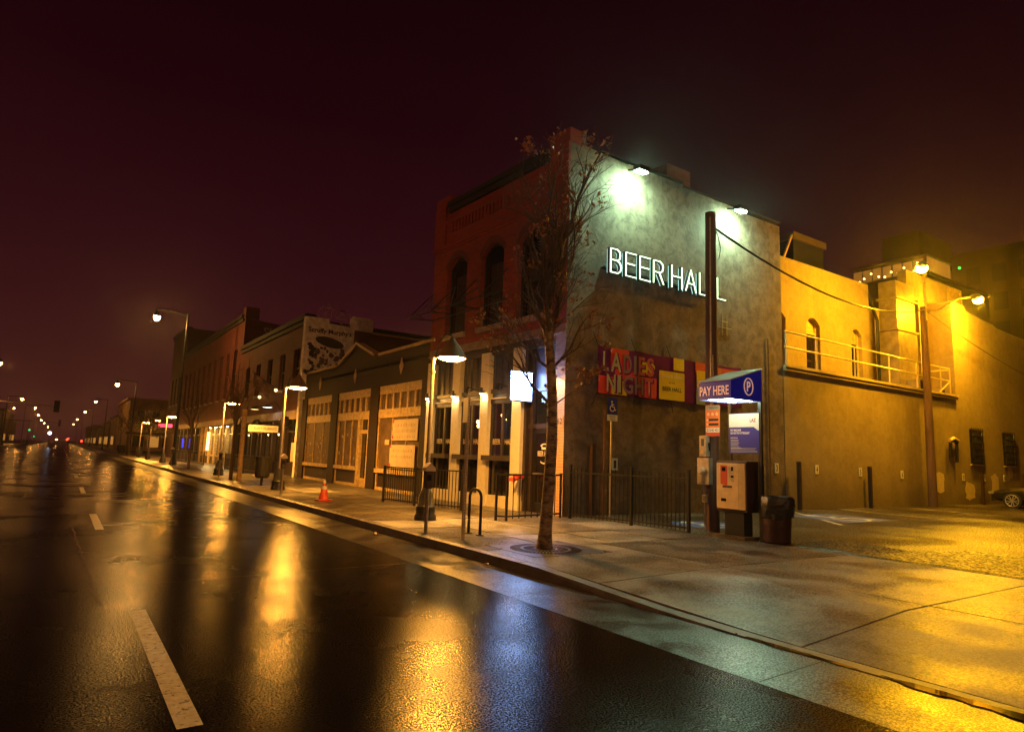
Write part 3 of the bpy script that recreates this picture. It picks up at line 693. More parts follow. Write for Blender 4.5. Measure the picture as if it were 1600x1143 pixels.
M_GOLD = mat('glowing_gold_lettering', (.85, .74, .52), .5, emit=(1,.75,.4), estr=.05)  # gold paint with a faint glow put into its colour
text('BEER HALL', 'door_lettering', M_GOLD, F(1.22, 1.63, -.17), -D, UZ, .13, door, ext=.004, width=.55, bold=.01)
q = MB()
for s_, a0, a1, zc, rr in ((0, 35, 145, 1.82, .20), (1, 220, 320, 1.56, .20)):
    pr = [F(.945-rr*math.cos(R(a0+(a1-a0)*i/10)), zc+rr*.62*math.sin(R(a0+(a1-a0)*i/10)), -.168) for i in range(11)]
    for pa, pb in zip(pr, pr[1:]): q.bar(pa, pb, .006, .028)
q.bar(F(1.06, 1.83, -.168), F(.83, 1.83, -.168), .006, .06); q.bar(F(1.07, 1.90, -.168), F(1.0, 1.80, -.168), .006, .03); q.bar(F(.84, 1.88, -.168), F(.82, 1.79, -.168), .006, .03)
q.build('door_emblem', M_GOLD, door)
# number plate
q = MB(); fbox(q, .03, .36, 2.38, 2.66, .004, .022); pl = q.build('house_number', mat('number_plate', (.52,.36,.20), .5), bh)
text('962', 'number', M_INK, F(.33, 2.45, .022), -D, UZ, .15, pl, ext=.003, width=.28, bold=.02)
# sconces washing the pilasters
for u, z in ((1.94, 3.38), (3.53, 3.42), (5.13, 3.42), (.24, 3.62), (6.76, 3.42)):
    lo = F(u, z, .085)
    sc_ = MB(); sc_.tube([F(u, z-.02, .17), F(u, z+.16, .17)], [.055, .045], 10); sc_.bar(F(u, z+.05, .06), F(u, z+.05, .13), .03)
    so = sc_.build('sconce', M_BLACK, bh)
    q = MB(); q.tube([F(u, z-.028, .17), F(u, z-.022, .17)], .042, 10); q.build('lamp_glass', L_SCON, so)
# small projecting flood lamps on brackets over the windows
for u in (2.5, 4.1):
    q = MB(); q.bar(F(u, 3.55, -.05), F(u, 3.62, .30), .03); q.tube([F(u, 3.62, .28), F(u-.02, 3.42, .36)], [.04, .075], 8); q.build('bracket_lamp', M_BLACK, bh)
# interior
t_ = MB(); fbox(t_, .2, 6.9, .2, 4.6, -3.3, -3.2); t_.build('interior_wall', M_INT, bh)
t_ = MB(); fbox(t_, .2, 6.9, .16, .2, -3.2, -.3); t_.build('interior_floor', M_DARKW, bh)
t_ = MB(); fbox(t_, .2, 6.9, 4.5, 4.55, -3.2, -.3); t_.build('interior_ceiling', M_DARKW, bh)
t_ = MB(); fbox(t_, 1.0, 6.2, .2, 1.25, -2.5, -2.1); t_.build('bar_counter', mat('bar_wood', (.12,.05,.02), .4), bh)
t_ = MB(); fbox(t_, 2.3, 2.9, 1.55, 2.45, -.5, -.47); fbox(t_, 3.85, 4.25, 1.55, 2.5, -.5, -.47); fbox(t_, 5.4, 5.8, 1.55, 2.75, -.5, -.47); t_.build('menu_board', mat('glowing_menu_board', (.55,.62,.50), .6, emit=(.6,.8,.55), estr=.05), bh)  # pale boards glow faintly, room light put into their colour
for i in range(8):
    q = MB(); c = F(1.3+i*.72, 2.55+.18*(i % 3), -1.2-.45*(i % 2)); q.sphere(c, .06, 8); q.build('interior_bulb', L_BULB, bh)
# projecting lightbox sign
sg = thing('lightbox_sign', 'small square lit lightbox sign on the bar front reading beer hall', 'sign', tuple(F(1.94, 3.46, .4)))
yS = 14.3; x0, x1, z0, z1 = 9.72, 10.40, 3.09, 3.85
MB().box((x0-.03, yS+.012, z0-.03), (x1+.03, yS+.16, z1+.03)).build('casing', M_BLACK, sg)
MB().box((x0, yS, z0), (x1, yS+.012, z1)).build('lit_face', L_SIGN, sg)
m_ = MB(); m_.bar((x1, yS+.08, z1-.1), (x1+.2, yS+.08, z1-.1), .04); m_.bar((x1, yS+.08, z0+.1), (x1+.2, yS+.08, z0+.1), .04); m_.build('bracket', M_BLACK, sg)
Lk = mat('sign_print', (.10, .16, .24), .5, emit=(.45,.60,.85), estr=.8)
text('BEER HALL', 'sign_lettering', Lk, (x0+.12, yS-.003, 3.42), UX, UZ, .085, sg, ext=.0, width=.46, bold=.02)
m_ = MB()
for a0, a1 in ((35, 145), (215, 325)):
    pr = [Vector((x0+.34+.23*math.cos(R(a0+(a1-a0)*i/12)), yS-.004, 3.46+.23*math.sin(R(a0+(a1-a0)*i/12)))) for i in range(13)]
    for pa, pb in zip(pr, pr[1:]): m_.bar(pa, pb, .004, .014)
m_.build('emblem_ring', Lk, sg)
# side wall (stucco) with stepped parapet, real thickness
sd = MB(); YW = 12.94; XE = 19.85
sd.prism([(10.452,.1),(XE,.1),(XE,9.82),(17.3,9.82),(17.3,9.90),(14.9,9.93),(14.9,10.0),(12.6,10.0),(12.6,9.97),(11.0,10.05),(11.0,10.42),(10.46,10.42)], (0,YW,0), UX, UZ, (0,.35,0))
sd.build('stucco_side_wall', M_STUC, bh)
m_ = MB(); m_.box((10.9,YW-.04,9.99),(17.3,YW+.4,10.03)) if False else None
MB().box((11.0,YW-.03,10.0+.052),(14.9,YW+.38,10.09)).build('coping', M_ROOF, bh)
MB().box((14.9,YW-.03,9.935),(XE,YW+.38,9.97)).build('coping', M_ROOF, bh)
MB().box((14.9,13.6,9.4),(16.0,14.6,10.95)).build('chimney', M_BRICKD, bh)
MB().box((10.7,13.3,9.3),(XE,19.9,9.45)).build('flat_roof', M_ROOF, bh)
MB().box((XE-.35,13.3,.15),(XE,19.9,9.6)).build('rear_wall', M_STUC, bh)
# wall clutter: hooks, pipes, cable tray under the neon letters
m_ = MB(); m_.box((11.6, YW-.16, 6.72), (16.5, YW-.001, 6.76)); m_.build('letter_ledge', M_LBACK, bh)
for x, z0, z1 in ((19.0, .2, 5.75), (11.78, .2, 2.9)):
    m_ = MB(); m_.tube([(x, YW-.04, z0), (x, YW-.04, z1)], .022, 6); m_.build('conduit', M_RUST, bh)
tp = MB()
for a in ((16.55,16.95,6.0),(16.5,17.1,5.8)): tp.bar((a[0],YW-.04,a[2]),(a[1],YW-.04,a[2]),.02)
for x in (16.62, 16.86): tp.bar((x,YW-.05,5.55),(x,YW-.05,6.25),.02)
tp.build('wall_bracket', M_GALV, bh)
# ---------------- neon letters
ns = thing('neon_sign', 'large glowing white neon letters BEER HALL on the grey stucco side wall', 'neon sign', (14.4, YW-.1, 6.7))
HL = .655
def letter(ch, x, w_, z=6.70):
    P = {'B': [[(0,0),(0,1),(.62,1),(.86,.90),(.90,.76),(.82,.60),(.60,.53),(.15,.53)], [(.60,.53),(.88,.44),(1,.27),(.92,.10),(.68,0),(0,0)]],
         'E': [[(1,1),(0,1),(0,0),(1,0)], [(0,.53),(.85,.53)]],
         'R': [[(0,0),(0,1),(.62,1),(.88,.90),(.94,.75),(.86,.58),(.62,.50),(0,.50)], [(.55,.50),(1,0)]],
         'H': [[(0,0),(0,1)], [(1,0),(1,1)], [(0,.52),(1,.52)]],
         'A': [[(0,0),(.5,1),(1,0)], [(.2,.36),(.8,.36)]],
         'L': [[(0,1),(0,0),(1,0)]]}[ch]
    x, w_, z = x*.974, w_*.974, 6.575
    n1, n2, n3 = MB(), MB(), MB()
    for st in P:
        pts = [(x+a*w_, z+b*HL) for a, b in st]
        n1.tube([(a, YW-.33, b) for a, b in pts], .016, 8)
        n3.tube([(a+.0, YW-.20, b) for a, b in pts], .012, 6)
        for (a, b), (c, d) in zip(pts, pts[1:]): n2.bar((a, YW-.27, b), (c, YW-.27, d), .06, .08) if abs(a-c) > .02 else n2.obox(((a+c)/2, YW-.27, (b+d)/2), (.03,0,0), (0,.04,0), (0,0,abs(b-d)/2+.03))
    L = n2.build('letter', M_LBACK, ns, label='letter '+ch)
    n1.build('neon_tube', L_NEON, L, smooth=True); n3.build('rear_tube', L_NEONB, L)
for ch, x, w_ in (('B',11.97,.40),('E',12.55,.40),('E',13.10,.42),('R',13.65,.42),('H',14.42,.44),('A',15.03,.46),('L',15.66,.36),('L',16.50,.40)): letter(ch, x, w_)
# ---------------- flood lights
def flood(x, z, label):
    f = thing('flood_light', label, 'floodlight', (x, YW, z), 'floodlights along the parapet')
    m_ = MB(); m_.bar((x, YW-.0, z+.22), (x, YW-.46, z+.08), .04); m_.build('arm', M_BLACK, f)
    c = Vector((x, YW-.50, z)); d = Vector((0, .12, -.99)).normalized(); b = UX.cross(d)
    m_ = MB(); m_.obox(c - d*.07, UX*.19, b*.13, d*.07); m_.build('housing', M_BLACK, f)
    m_ = MB(); m_.obox(c + d*.006, UX*.16, b*.10, d*.022); m_.build('lens', L_FLOOD, f)
flood(12.60, 9.60, 'floodlight glaring white on the parapet above the letters BEER')
flood(17.03, 9.55, 'floodlight glaring white on the parapet right of the tall wooden pole')
# ---------------- banner
bn = thing('wall_banner', 'long red and purple ladies night banner tied to the stucco side wall', 'banner', (14.5, YW-.05, 3.95))
BX0, BX1, BZ0, BZ1 = 11.5, 17.55, 3.31, 4.61
n_ = 44; vs = []; fs = []
for i in range(n_+1):
    x = BX0+(BX1-BX0)*i/n_; sag = .03*math.sin(i*.9); yy = YW-.055-.004*math.sin(i*.5)
    vs += [(x, yy, BZ0+sag*.6), (x, yy-.005, (BZ0+BZ1)/2), (x, yy, BZ1-.04*abs(math.sin(i/n_*math.pi*4)))]
for i in range(n_): fs += [(3*i,3*i+3,3*i+4,3*i+1),(3*i+1,3*i+4,3*i+5,3*i+2)]
MB().add(vs, fs).build('banner_cloth', M_PURP, bn)
def patch(name, m, x0, x1, z0, z1, d=.085):
    q = MB(); r = .02
    pl = [(x0+r,z0),(x1-r,z0),(x1,z0+r),(x1,z1-r),(x1-r,z1),(x0+r,z1),(x0,z1-r),(x0,z0+r)]
    q.prism(pl, (0, YW-d, 0), UX, UZ, (0, .003, 0)); return q.build(name, m, bn)
patch('red_field', M_RED, 11.95, 12.62, 4.0, 4.58, .076); patch('red_field', M_RED, 11.52, 12.1, 3.33, 3.80, .077)
patch('yellow_field', M_YELB, 11.98, 12.55, 3.33, 3.72, .080); patch('red_field', M_RED, 12.1, 13.2, 3.75, 4.0, .078)
patch('yellow_field', M_YELB, 13.12, 13.62, 3.98, 4.32, .079); patch('red_field', M_RED, 13.0, 13.7, 3.33, 3.9, .0775)
patch('yellow_field', M_YELB, 14.40, 14.85, 4.22, 4.58, .080); pp = patch('yellow_field', M_YELB, 13.80, 14.86, 3.34, 4.16, .082)
patch('red_field', M_RED, 15.35, 15.85, 4.25, 4.57, .076); patch('orange_field', M_ORNB, 15.82, 16.55, 3.75, 4.5, .077)
patch('yellow_field', M_YELB, 15.40, 15.82, 3.80, 4.32, .081); patch('green_field', M_GRNB, 15.38, 15.90, 3.30, 3.80, .082); patch('red_field', M_RED, 16.55, 17.5, 3.6, 4.5, .076)
def bl(s_, x, z, h, wd, m, d=.088):
    text(s_, 'letter_shadow', M_PURP, (x+.03, YW-d+.002, z-.02), UX, UZ, h, bn, ext=0, width=wd+.03, bold=.05)
    return text(s_, 'banner_lettering', m, (x, YW-d, z), UX, UZ, h, bn, ext=0, width=wd, bold=.02)
x = 11.66
for ch, wd, m in (('L',.20,M_GREYL),('A',.38,M_GREYL),('D',.30,M_PLUM),('I',.10,M_PLUM),('E',.24,M_MAG),('S',.28,M_MAG)):
    bl(ch, x, 3.95, .50, wd, m); x += wd+.085
x = 11.80
for ch, wd, m in (('N',.32,M_GREYL),('I',.12,M_GREYL),('G',.38,M_PLUM),('H',.32,M_PLUM),('T',.30,M_MAG)):
    bl(ch, x, 3.40, .46, wd, m); x += wd+.075
text('game & show', 'banner_lettering', M_WHITEL, (13.88, YW-.088, 3.98), UX, UZ, .09, bn, ext=0, width=.88, bold=.01)
text('BEER HALL', 'banner_lettering', M_INK, (13.93, YW-.088, 3.60), UX, UZ, .11, bn, ext=0, width=.80, bold=.02)
text('at the', 'banner_lettering', M_INK, (14.20, YW-.088, 3.82), UX, UZ, .05, bn, ext=0, width=.25)
for x, z in ((11.5,4.6),(11.5,3.35),(12.9,4.57),(14.3,4.57),(14.3,3.33),(16.4,4.6)):
    m_ = MB(); m_.bar((x, YW-.06, z), (x+.15*random.choice((-1,1)), YW-.02, z+(.35 if z > 4 else -.35)), .015); m_.build('tie_cord', M_INK, bn)
# small wall number plates (bays)
for x, z, s_ in ((12.2,1.48,'1'),(19.39,1.51,'3'),(21.72,1.51,'4'),(24.58,1.46,'5'),(27.72,1.41,'6'),(30.16,1.37,'7'),(33.27,1.37,'8'),(35.5,1.36,'9'),(37.78,1.36,'10')):
    o = thing('bay_plate', 'small white bay number plate ' + {'1':'beside the accessible parking sign','3':'on the bar wall right of the trash barrel','4':'right of the first bollard past the bin','5':'just left of the second bollard past the bin','6':'on the shadow strip left of the lamp pole','7':'above the first plaster patch','8':'above the second plaster patch','9':'between the second and third plaster patches','10':'above the nose of the parked car'}[s_], 'number plate', (x, YW-.01, z), 'bay number plates along the wall')
    MB().box((x-.10, YW-.02, z-.16), (x+.10, YW-.004, z+.16)).build('plate', M_WHITE, o)
    text(s_, 'number', M_INK, (x-.045, YW-.021, z-.10), UX, UZ, .20, o, ext=.001, width=.09 if len(s_) == 1 else .15, bold=.03)
# dark bollards against the wall
for i, (x, h, lb) in enumerate(((20.34,1.72,'dark steel bollard at the wall right of the bin'),(24.87,1.65,'dark steel bollard between bay plates 5 and 6'),(29.73,1.57,'dark steel bollard right beside the lot lamp pole'),(34.7,1.59,'dark steel bollard between the white paint patches'),(39.6,1.57,'dark steel bollard behind the parked car'),(11.25,1.95,'dark steel bollard behind the picket fence near the corner'))):
    o = thing('bollard', lb, 'bollard', (x, YW-.2, .15), 'bollards along the lot wall')
    MB().box((x-.055, YW-.26, .15), (x+.055, YW-.15, h)).build('post', mat('dark_bollard_paint', (.03,.012,.012), .5), o)
    MB().box((x-.062, YW-.267, h), (x+.062, YW-.143, h+.02)).build('cap', M_BLACK, o)
# accessible parking sign on post by the wall
def ada(x, yy, ztop, zpole, label, w_=.26):
    o = thing('accessible_parking_sign', label, 'parking sign', (x, yy, .15), 'accessible parking signs')
    m_ = MB(); m_.tube([(x, yy, .15), (x, yy, ztop)], .03, 8); m_.build('post', M_GALV, o)
    h = .44
    b_ = MB().box((x-w_/2, yy-.045, ztop-h), (x+w_/2, yy-.035, ztop)).build('sign_plate', M_BLUE, o)
    f_ = MB().box((x-w_/2, yy-.045, ztop-h-.17), (x+w_/2, yy-.035, ztop-h-.01)).build('notice_plate', M_WHITE, o)
    q = MB(); cx_, cz = x-.01, ztop-h/2; Yf = yy-.048; s_ = h*.42
    q.sphere((cx_-.1*s_, Yf, cz+.62*s_), .12*s_, 6)
    for a, c in (((-.1,.42),(-.1,-.1)),((-.1,.2),(.3,.2)),((-.1,-.1),(.33,-.1)),((.33,-.1),(.5,-.6)),((.5,-.6),(.68,-.52))): q.bar((cx_+a[0]*s_,Yf,cz+a[1]*s_),(cx_+c[0]*s_,Yf,cz+c[1]*s_),.022,.004 if False else .02)
    pr = [(cx_+(-.02+.42*math.cos(R(130+i*17.5)))*s_, Yf, cz+(-.33+.42*math.sin(R(130+i*17.5)))*s_) for i in range(13)]
    for pa, pb in zip(pr, pr[1:]): q.bar(pa, pb, .02)
    q.build('wheelchair_symbol', M_WHITEL, b_)
    text('RESERVED', 'notice_lettering', M_INK, (x-.1, yy-.046, ztop-h-.08), UX, UZ, .045, o, ext=.001, width=.2)
    text('PARKING', 'notice_lettering', M_INK, (x-.09, yy-.046, ztop-h-.15), UX, UZ, .045, o, ext=.001, width=.18)
    return o
ada(11.95, 12.82, 3.22, 3.2, 'blue accessible parking sign on a post below the ladies night banner', .36)
ada(15.8, 12.7, 3.3, 3.2, 'blue accessible parking sign half hidden behind the pay station boxes', .34)

# ============================================================ REAR BUILDING ALONG THE LOT
rb = thing('rear_building', 'long tan stucco building behind the parking lot with a railed upper balcony', 'building', (30, YW, .15))
x0, xb = 19.9, 33.0
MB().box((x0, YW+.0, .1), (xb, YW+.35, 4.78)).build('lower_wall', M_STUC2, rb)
MB().box((x0, YW-.10, 4.78), (xb, YW+1.7, 4.90)).build('balcony_slab', M_STUC2, rb)
MB().box((x0, YW-.14, 4.90), (xb, YW+.06, 4.99)).build('slab_edge', mat('pale_edge_trim', (.45,.34,.2), .6, var=.2, vscale=3), rb)
# right full height wall with sloping step
q = MB(); q.prism([(xb,.1),(60,.1),(60,8.0),(41.6,8.64),(38.2,8.76),(37.6,8.9),(36.5,8.95),(34.6,9.1),(34.4,9.35),(xb,9.35)], (0,YW,0), UX, UZ, (0,.4,0)); q.build('tall_wall', M_STUC2, rb)
MB().box((xb,YW+.4,.1),(xb+.4,YW+3,9.35)).build('return_wall', M_STUC2, rb)
YU = 14.2
# upper set-back wall with arched openings
AW = [(20.9, 22.05), (23.38, 24.35), (26.66, 27.5)]; zb, zs, rs = 5.0, 7.1, .28
up = MB(); ed = [x0]+[v for a in AW for v in a]+[28.2]
def ubox(mb, a, b, c, d, y0=0, y1=.3): return mb.box((a, YU+y0, c), (b, YU+y1, d))
for i in range(0, len(ed)-1, 2): ubox(up, ed[i], ed[i+1], 4.9, 9.49)
for a, b in AW:
    for i in range(8):
        ua, ub = a+(b-a)*i/8, a+(b-a)*(i+1)/8; za, zb_ = arch_z(ua,a,b,zs,rs), arch_z(ub,a,b,zs,rs)
        up.add([(ua,YU,za),(ub,YU,zb_),(ub,YU,9.49),(ua,YU,9.49),(ua,YU+.3,za),(ub,YU+.3,zb_)], [(0,1,2,3),(0,4,5,1)])
up.build('upper_wall', M_STUC2, rb)
for k_, (a, b) in enumerate(AW):
    q = MB(); ubox(q, a, a+.09, 4.9, zs+.1, .16, .24); ubox(q, b-.09, b, 4.9, zs+.1, .16, .24); ubox(q, a+.09, b-.09, 6.75, 6.85, .16, .24); ubox(q, a+.09, b-.09, 4.9, 5.1, .16, .24)
    wf = q.build('window', M_CREAM, rb)
    q = MB(); ubox(q, a+.09, b-.09, 5.1, 6.75, .20, .21); q.build('pane', M_DGLASS, wf)
    q = MB(); ubox(q, a+.09, b-.09, 6.85, zs+.3, .22, .23); q.build('fanlight', M_CREAM, wf)
MB().box((28.2,YU+.9,4.9),(32.3,YU+1.2,9.3)).build('recess_wall', M_STUC2, rb)
MB().box((28.0,YU,4.9),(28.2,YU+.9,9.49)).build('recess_side', M_STUC2, rb) if False else None
q = MB(); q.box((32.3,YU-.2,4.9),(32.9,YU+.1,9.46)); q.box((34.5,YU-.2,4.9),(36.4,YU+.1,9.46)); q.box((32.9,YU-.2,7.4),(34.5,YU+.1,9.46)); q.build('door_bay_wall', M_STUC2, rb)
q = MB(); q.box((32.9,YU-.08,4.9),(33.05,YU,7.4)); q.box((34.35,YU-.08,4.9),(34.5,YU,7.4)); q.box((33.05,YU-.08,7.05),(34.35,YU,7.2)); dd = q.build('balcony_door', M_CREAM, rb)
MB().box((33.05,YU-.05,4.9),(34.35,YU-.02,7.05)).build('pane', M_DGLASS, dd)
# sheet metal duct
q = MB(); q.box((29.3,13.55,5.0),(31.0,14.35,7.6)); q.box((29.35,13.6,7.64),(31.0,14.35,9.0)); q.box((29.2,13.5,7.58),(31.1,14.4,7.66)); q.box((29.2,13.5,8.98),(31.1,14.4,9.05)); q.box((29.35,13.6,9.03),(31.0,14.35,9.8)); q.build('duct', M_DUCT, rb)
q = MB(); q.tube([(28.75,YU-.05,4.95),(28.75,YU-.05,8.0),(28.4,YU+.0,8.7),(28.35,YU+.05,9.2)], .07, 8); q.build('drain_pipe', M_BLACK, rb)
q = MB(); q.box((31.7,14.2,9.46),(35.9,14.6,10.85)); q.build('roof_box', M_STUC2, rb)
q = MB(); q.box((35.9,14.2,9.3),(36.0,14.3,10.82)); q.box((37.5,14.2,9.0),(37.6,14.3,10.75)); q.box((35.9,14.2,10.7),(37.6,14.3,10.85)); q.box((36.0,14.26,9.2),(37.5,14.3,10.7)); q.build('roof_screen', M_CREAM, rb)
MB().box((x0,YU+.3,9.0),(xb,22,9.2)).build('flat_roof', M_ROOF, rb)
# railing
rl = thing('balcony_railing', 'pale two rail metal railing along the balcony edge above the lot', 'railing', (26, YW-.05, 4.99))
for z, nm in ((6.14, 'top_rail'), (5.60, 'mid_rail')):
    q = MB(); q.tube([(x0+.02,YW-.04,z),(32.4,YW-.04,z-.03)], .03, 6); q.build(nm, mat('pale_rail_paint', (.60,.48,.28), .4), rl)
for x in (20.0, 21.9, 24.4, 27.0, 29.3, 30.4, 31.5, 32.4):
    q = MB(); q.tube([(x,YW-.04,4.97),(x,YW-.04,6.12)], .028, 6); q.build('post', MATS['pale_rail_paint'], rl)
q = MB(); q.tube([(32.4,YW-.04,6.08),(32.4,YW+1.1,6.08)], .03, 6); q.tube([(32.4,YW-.04,5.55),(31.3,YW-.04,4.99)], .025, 6); q.build('return_rail', MATS['pale_rail_paint'], rl)
for x, y, w_, h in ((30.2,13.3,.7,.55),(32.0,13.3,.5,.3)):
    o = thing('rooftop_unit', 'small metal box unit standing on the balcony' if w_ > .6 else 'low pale box lying by the balcony door', 'equipment', (x,y,4.9))
    MB().box((x-w_/2,y-.25,4.9),(x+w_/2,y+.25,4.9+h)).build('casing', M_DUCT, o); MB().box((x-w_/3,y-.27,5.0),(x+w_/3,y-.25,4.85+h)).build('grille', M_BLACK, o)
# barred windows
for a, b in ((34.15,35.4),(37.85,39.15)):
    q = MB(); q.box((a-.06,YW-.03,1.92),(b+.06,YW-.003,1.98)); q.box((a,YW-.02,1.98),(b,YW-.004,3.55)); wf = q.build('window', M_DGLASS, rb)
    q = MB(); q.box((b,YW-.05,1.98),(b+.07,YW-.003,3.55)); q.box((a-.07,YW-.05,1.90),(b+.07,YW-.0035,1.975)); q.build('sill', M_CLAY, wf)
    for i in range(7): m_ = MB(); x = a+.06+i*(b-a-.12)/6; m_.bar((x,YW-.10,1.98),(x,YW-.10,3.6),.035); m_.build('bar', M_BLACK, wf)
    for i in range(6): m_ = MB(); z = 2.05+i*.29; m_.bar((a-.03,YW-.10,z),(b+.05,YW-.10,z),.04); m_.build('bar', M_BLACK, wf)
    m_ = MB(); m_.box((a+.35,YW-.06,2.9),(a+.8,YW-.03,3.3)); m_.build('vent_panel', M_GALV, wf)
q = MB(); q.tube([(31.9,YW-.1,2.2),(31.9,YW-.12,2.85),(32.15,YW-.12,2.95),(32.5,YW-.12,2.85),(32.5,YW-.1,2.0)], .07, 8); q.build('vent_pipe', M_BLACK, rb)
q = MB(); q.tube([(31.8,YW-.14,2.93),(32.15,YW-.16,3.03),(32.6,YW-.14,2.93)], .08, 8); q.build('pipe_cap', M_CLAY, rb)
# white repair patches, irregular
random.seed(11)
for cx_, cz, w_, h in ((30.85,1.12,1.1,.9),(33.9,.75,1.0,.85),(36.7,.95,.95,1.2),(38.55,1.66,.62,.72)):
    pl = []
    for i in range(18):
        t = 2*math.pi*i/18; c_, s_ = math.cos(t), math.sin(t); k = 1/max(abs(c_), abs(s_))
        pl.append((cx_+c_*k*w_/2*random.uniform(.75,1.05), cz+s_*k*h/2*random.uniform(.75,1.08)))
    q = MB(); q.prism(pl, (0,YW-.008,0), UX, UZ, (0,.006,0)); q.build('plaster_patch', M_CLAY, rb)
# exposed bricks
br = MB().box((-.1,-.012,-.035),(.1,0,.035)).build('brick', M_BRICK, rb); br0 = br.location.copy(); used = False
off = parent_origin(rb)
for r_ in range(15):
    for c_ in range(8):
        x = 28.95+c_*.23+(r_%2)*.115; z = .95+r_*.085
        if (x-29.0)/1.9 + abs(z-1.7)/1.2*random.uniform(.5,1.3) < .85:
            p = Vector((x, YW-.002, z)) - off
            if not used: br.location = p; used = True
            else: share(br, p, rb)
# dark box on the roof behind
o = thing('rooftop_billboard', 'black boxy rooftop structure on slanted struts behind the wall', 'rooftop structure', (24.2, 15.5, 9.2))
MB().box((24.9,15.6,9.2),(27.2,17.4,11.25)).build('box', M_BLACKM, o)
MB().box((24.8,15.5,11.2),(27.3,17.5,11.5)).build('lid', M_TOWER, o)
m_ = MB(); m_.bar((24.8,15.6,11.35),(23.6,15.6,9.2),.08); m_.build('strut', M_CREAM, o)

# ============================================================ BRICK/BROWN ONE STOREY SHOP
XS = 10.2
b2 = thing('vacant_shop', 'dark brown single storey shop with a small gable and worn cream window frames', 'building', (XS, 26, .15))
MB_ = lambda: MB()
def sbox(mb, y0, y1, z0, z1, o0, o1): return mb.box((XS-o1, y0, z0), (XS-o0, y1, z1))
Y0, Y1 = 19.62, 33.95
q = MB(); q.prism([(Y0,4.12),(Y1,4.12),(Y1,5.40),(29.4,5.40),(29.0,5.46),(26.96,6.16),(24.9,5.46),(24.5,5.40),(Y0,5.44)], (XS,0,0), UY, UZ, (.35,0,0)); q.build('parapet_wall', M_BROWNW, b2)
cop = mat('ochre_coping', (.42,.26,.12), .6, var=.2, vscale=5)
for a, b in (((Y0,5.44),(24.45,5.44)),((24.95,5.50),(26.96,6.20)),((26.96,6.20),(29.05,5.50)),((29.5,5.44),(Y1-.3,5.44))):
    q = MB(); q.bar((XS+.1,a[0],a[1]),(XS+.1,b[0],b[1]),.36,.11); q.build('coping', cop, b2)
for a, b in ((19.62,20.35),(24.1,24.9),(28.7,29.5),(33.2,Y1)):
    q = MB(); sbox(q, a, b, .15, 4.12, -.35, .10); q.build('pier', M_BROWNW, b2)
for yc in (22.3, 26.96, 31.6):
    q = MB(); q.prism([(yc-.16,4.78),(yc,4.46),(yc+.16,4.78),(yc,5.10)], (XS-.03,0,0), UY, UZ, (.03,0,0)); q.build('diamond_tile', cop, b2)
bays = [(20.35,24.1),(24.9,28.7),(29.5,33.2)]
for bi, (a, b) in enumerate(bays):
    q = MB(); sbox(q, a, b, 3.80, 4.12, -.1, .04); sbox(q, a, b, 2.88, 3.18, -.1, .04); q.build('cream_band', M_CREAM, b2)
    npan = 6
    q = MB(); sbox(q, a, b, 3.18, 3.215, -.05, .025); fr = q.build('transom_window', M_CREAM, b2)
    for i in range(npan+1):
        y = a+(b-a)*i/npan; q = MB(); sbox(q, max(a,y-.07), min(b,y+.07), 3.215, 3.80, -.08, .02); q.build('mullion', M_CREAM, fr)
    for i in range(npan):
        q = MB(); sbox(q, a+(b-a)*i/npan+.07, a+(b-a)*(i+1)/npan-.07, 3.18, 3.80, -.06, -.05); q.build('pane', M_BOARD, fr)
    ye = b
    if bi == 1: ya, yb2 = a+1.25, b
    else: ya, yb2 = a, b
    q = MB(); sbox(q, ya, ya+.09, .95, 2.88, -.08, .03); sbox(q, yb2-.09, yb2, .95, 2.88, -.08, .03); sbox(q, ya, yb2, .80, .95, -.08, .10)
    n_ = 3
    for i in range(1, n_): y = ya+(yb2-ya)*i/n_; sbox(q, y-.03, y+.03, .95, 2.88, -.06, .0)
    fr = q.build('display_window', M_CREAM, b2)
    for i in range(n_):
        q = MB(); sbox(q, ya+(yb2-ya)*i/n_+.03, ya+(yb2-ya)*(i+1)/n_-.03, .95, 2.88, -.07, -.04); q.build('pane', M_BOARD, fr)
    q = MB(); sbox(q, ya, yb2, .15, .80, -.08, -.02); q.build('bulkhead', M_DARKW, b2)
    q = MB(); sbox(q, ya, ya+.10, .25, .78, -.02, .02); sbox(q, yb2-.10, yb2, .25, .78, -.02, .02); sbox(q, ya, yb2, .15, .26, -.02, .02); q.build('bulkhead_trim', M_CREAM, b2)
    if bi == 1:
        q = MB(); sbox(q, a, a+.22, .15, 2.88, -.08, .05); sbox(q, ya-.22, ya, .15, 2.88, -.08, .05); sbox(q, a, ya, 2.3, 2.45, -.08, .03); d_ = q.build('shop_door', M_CREAM, b2)
        q = MB(); sbox(q, a+.22, ya-.22, .5, 2.3, -.12, -.09); sbox(q, a+.22, ya-.22, 2.45, 2.88, -.12, -.09); q.build('pane', M_DGLASS, d_)
        q = MB(); sbox(q, a+.22, ya-.22, .15, .5, -.12, -.06); q.build('kick_plate', M_CREAM, d_)
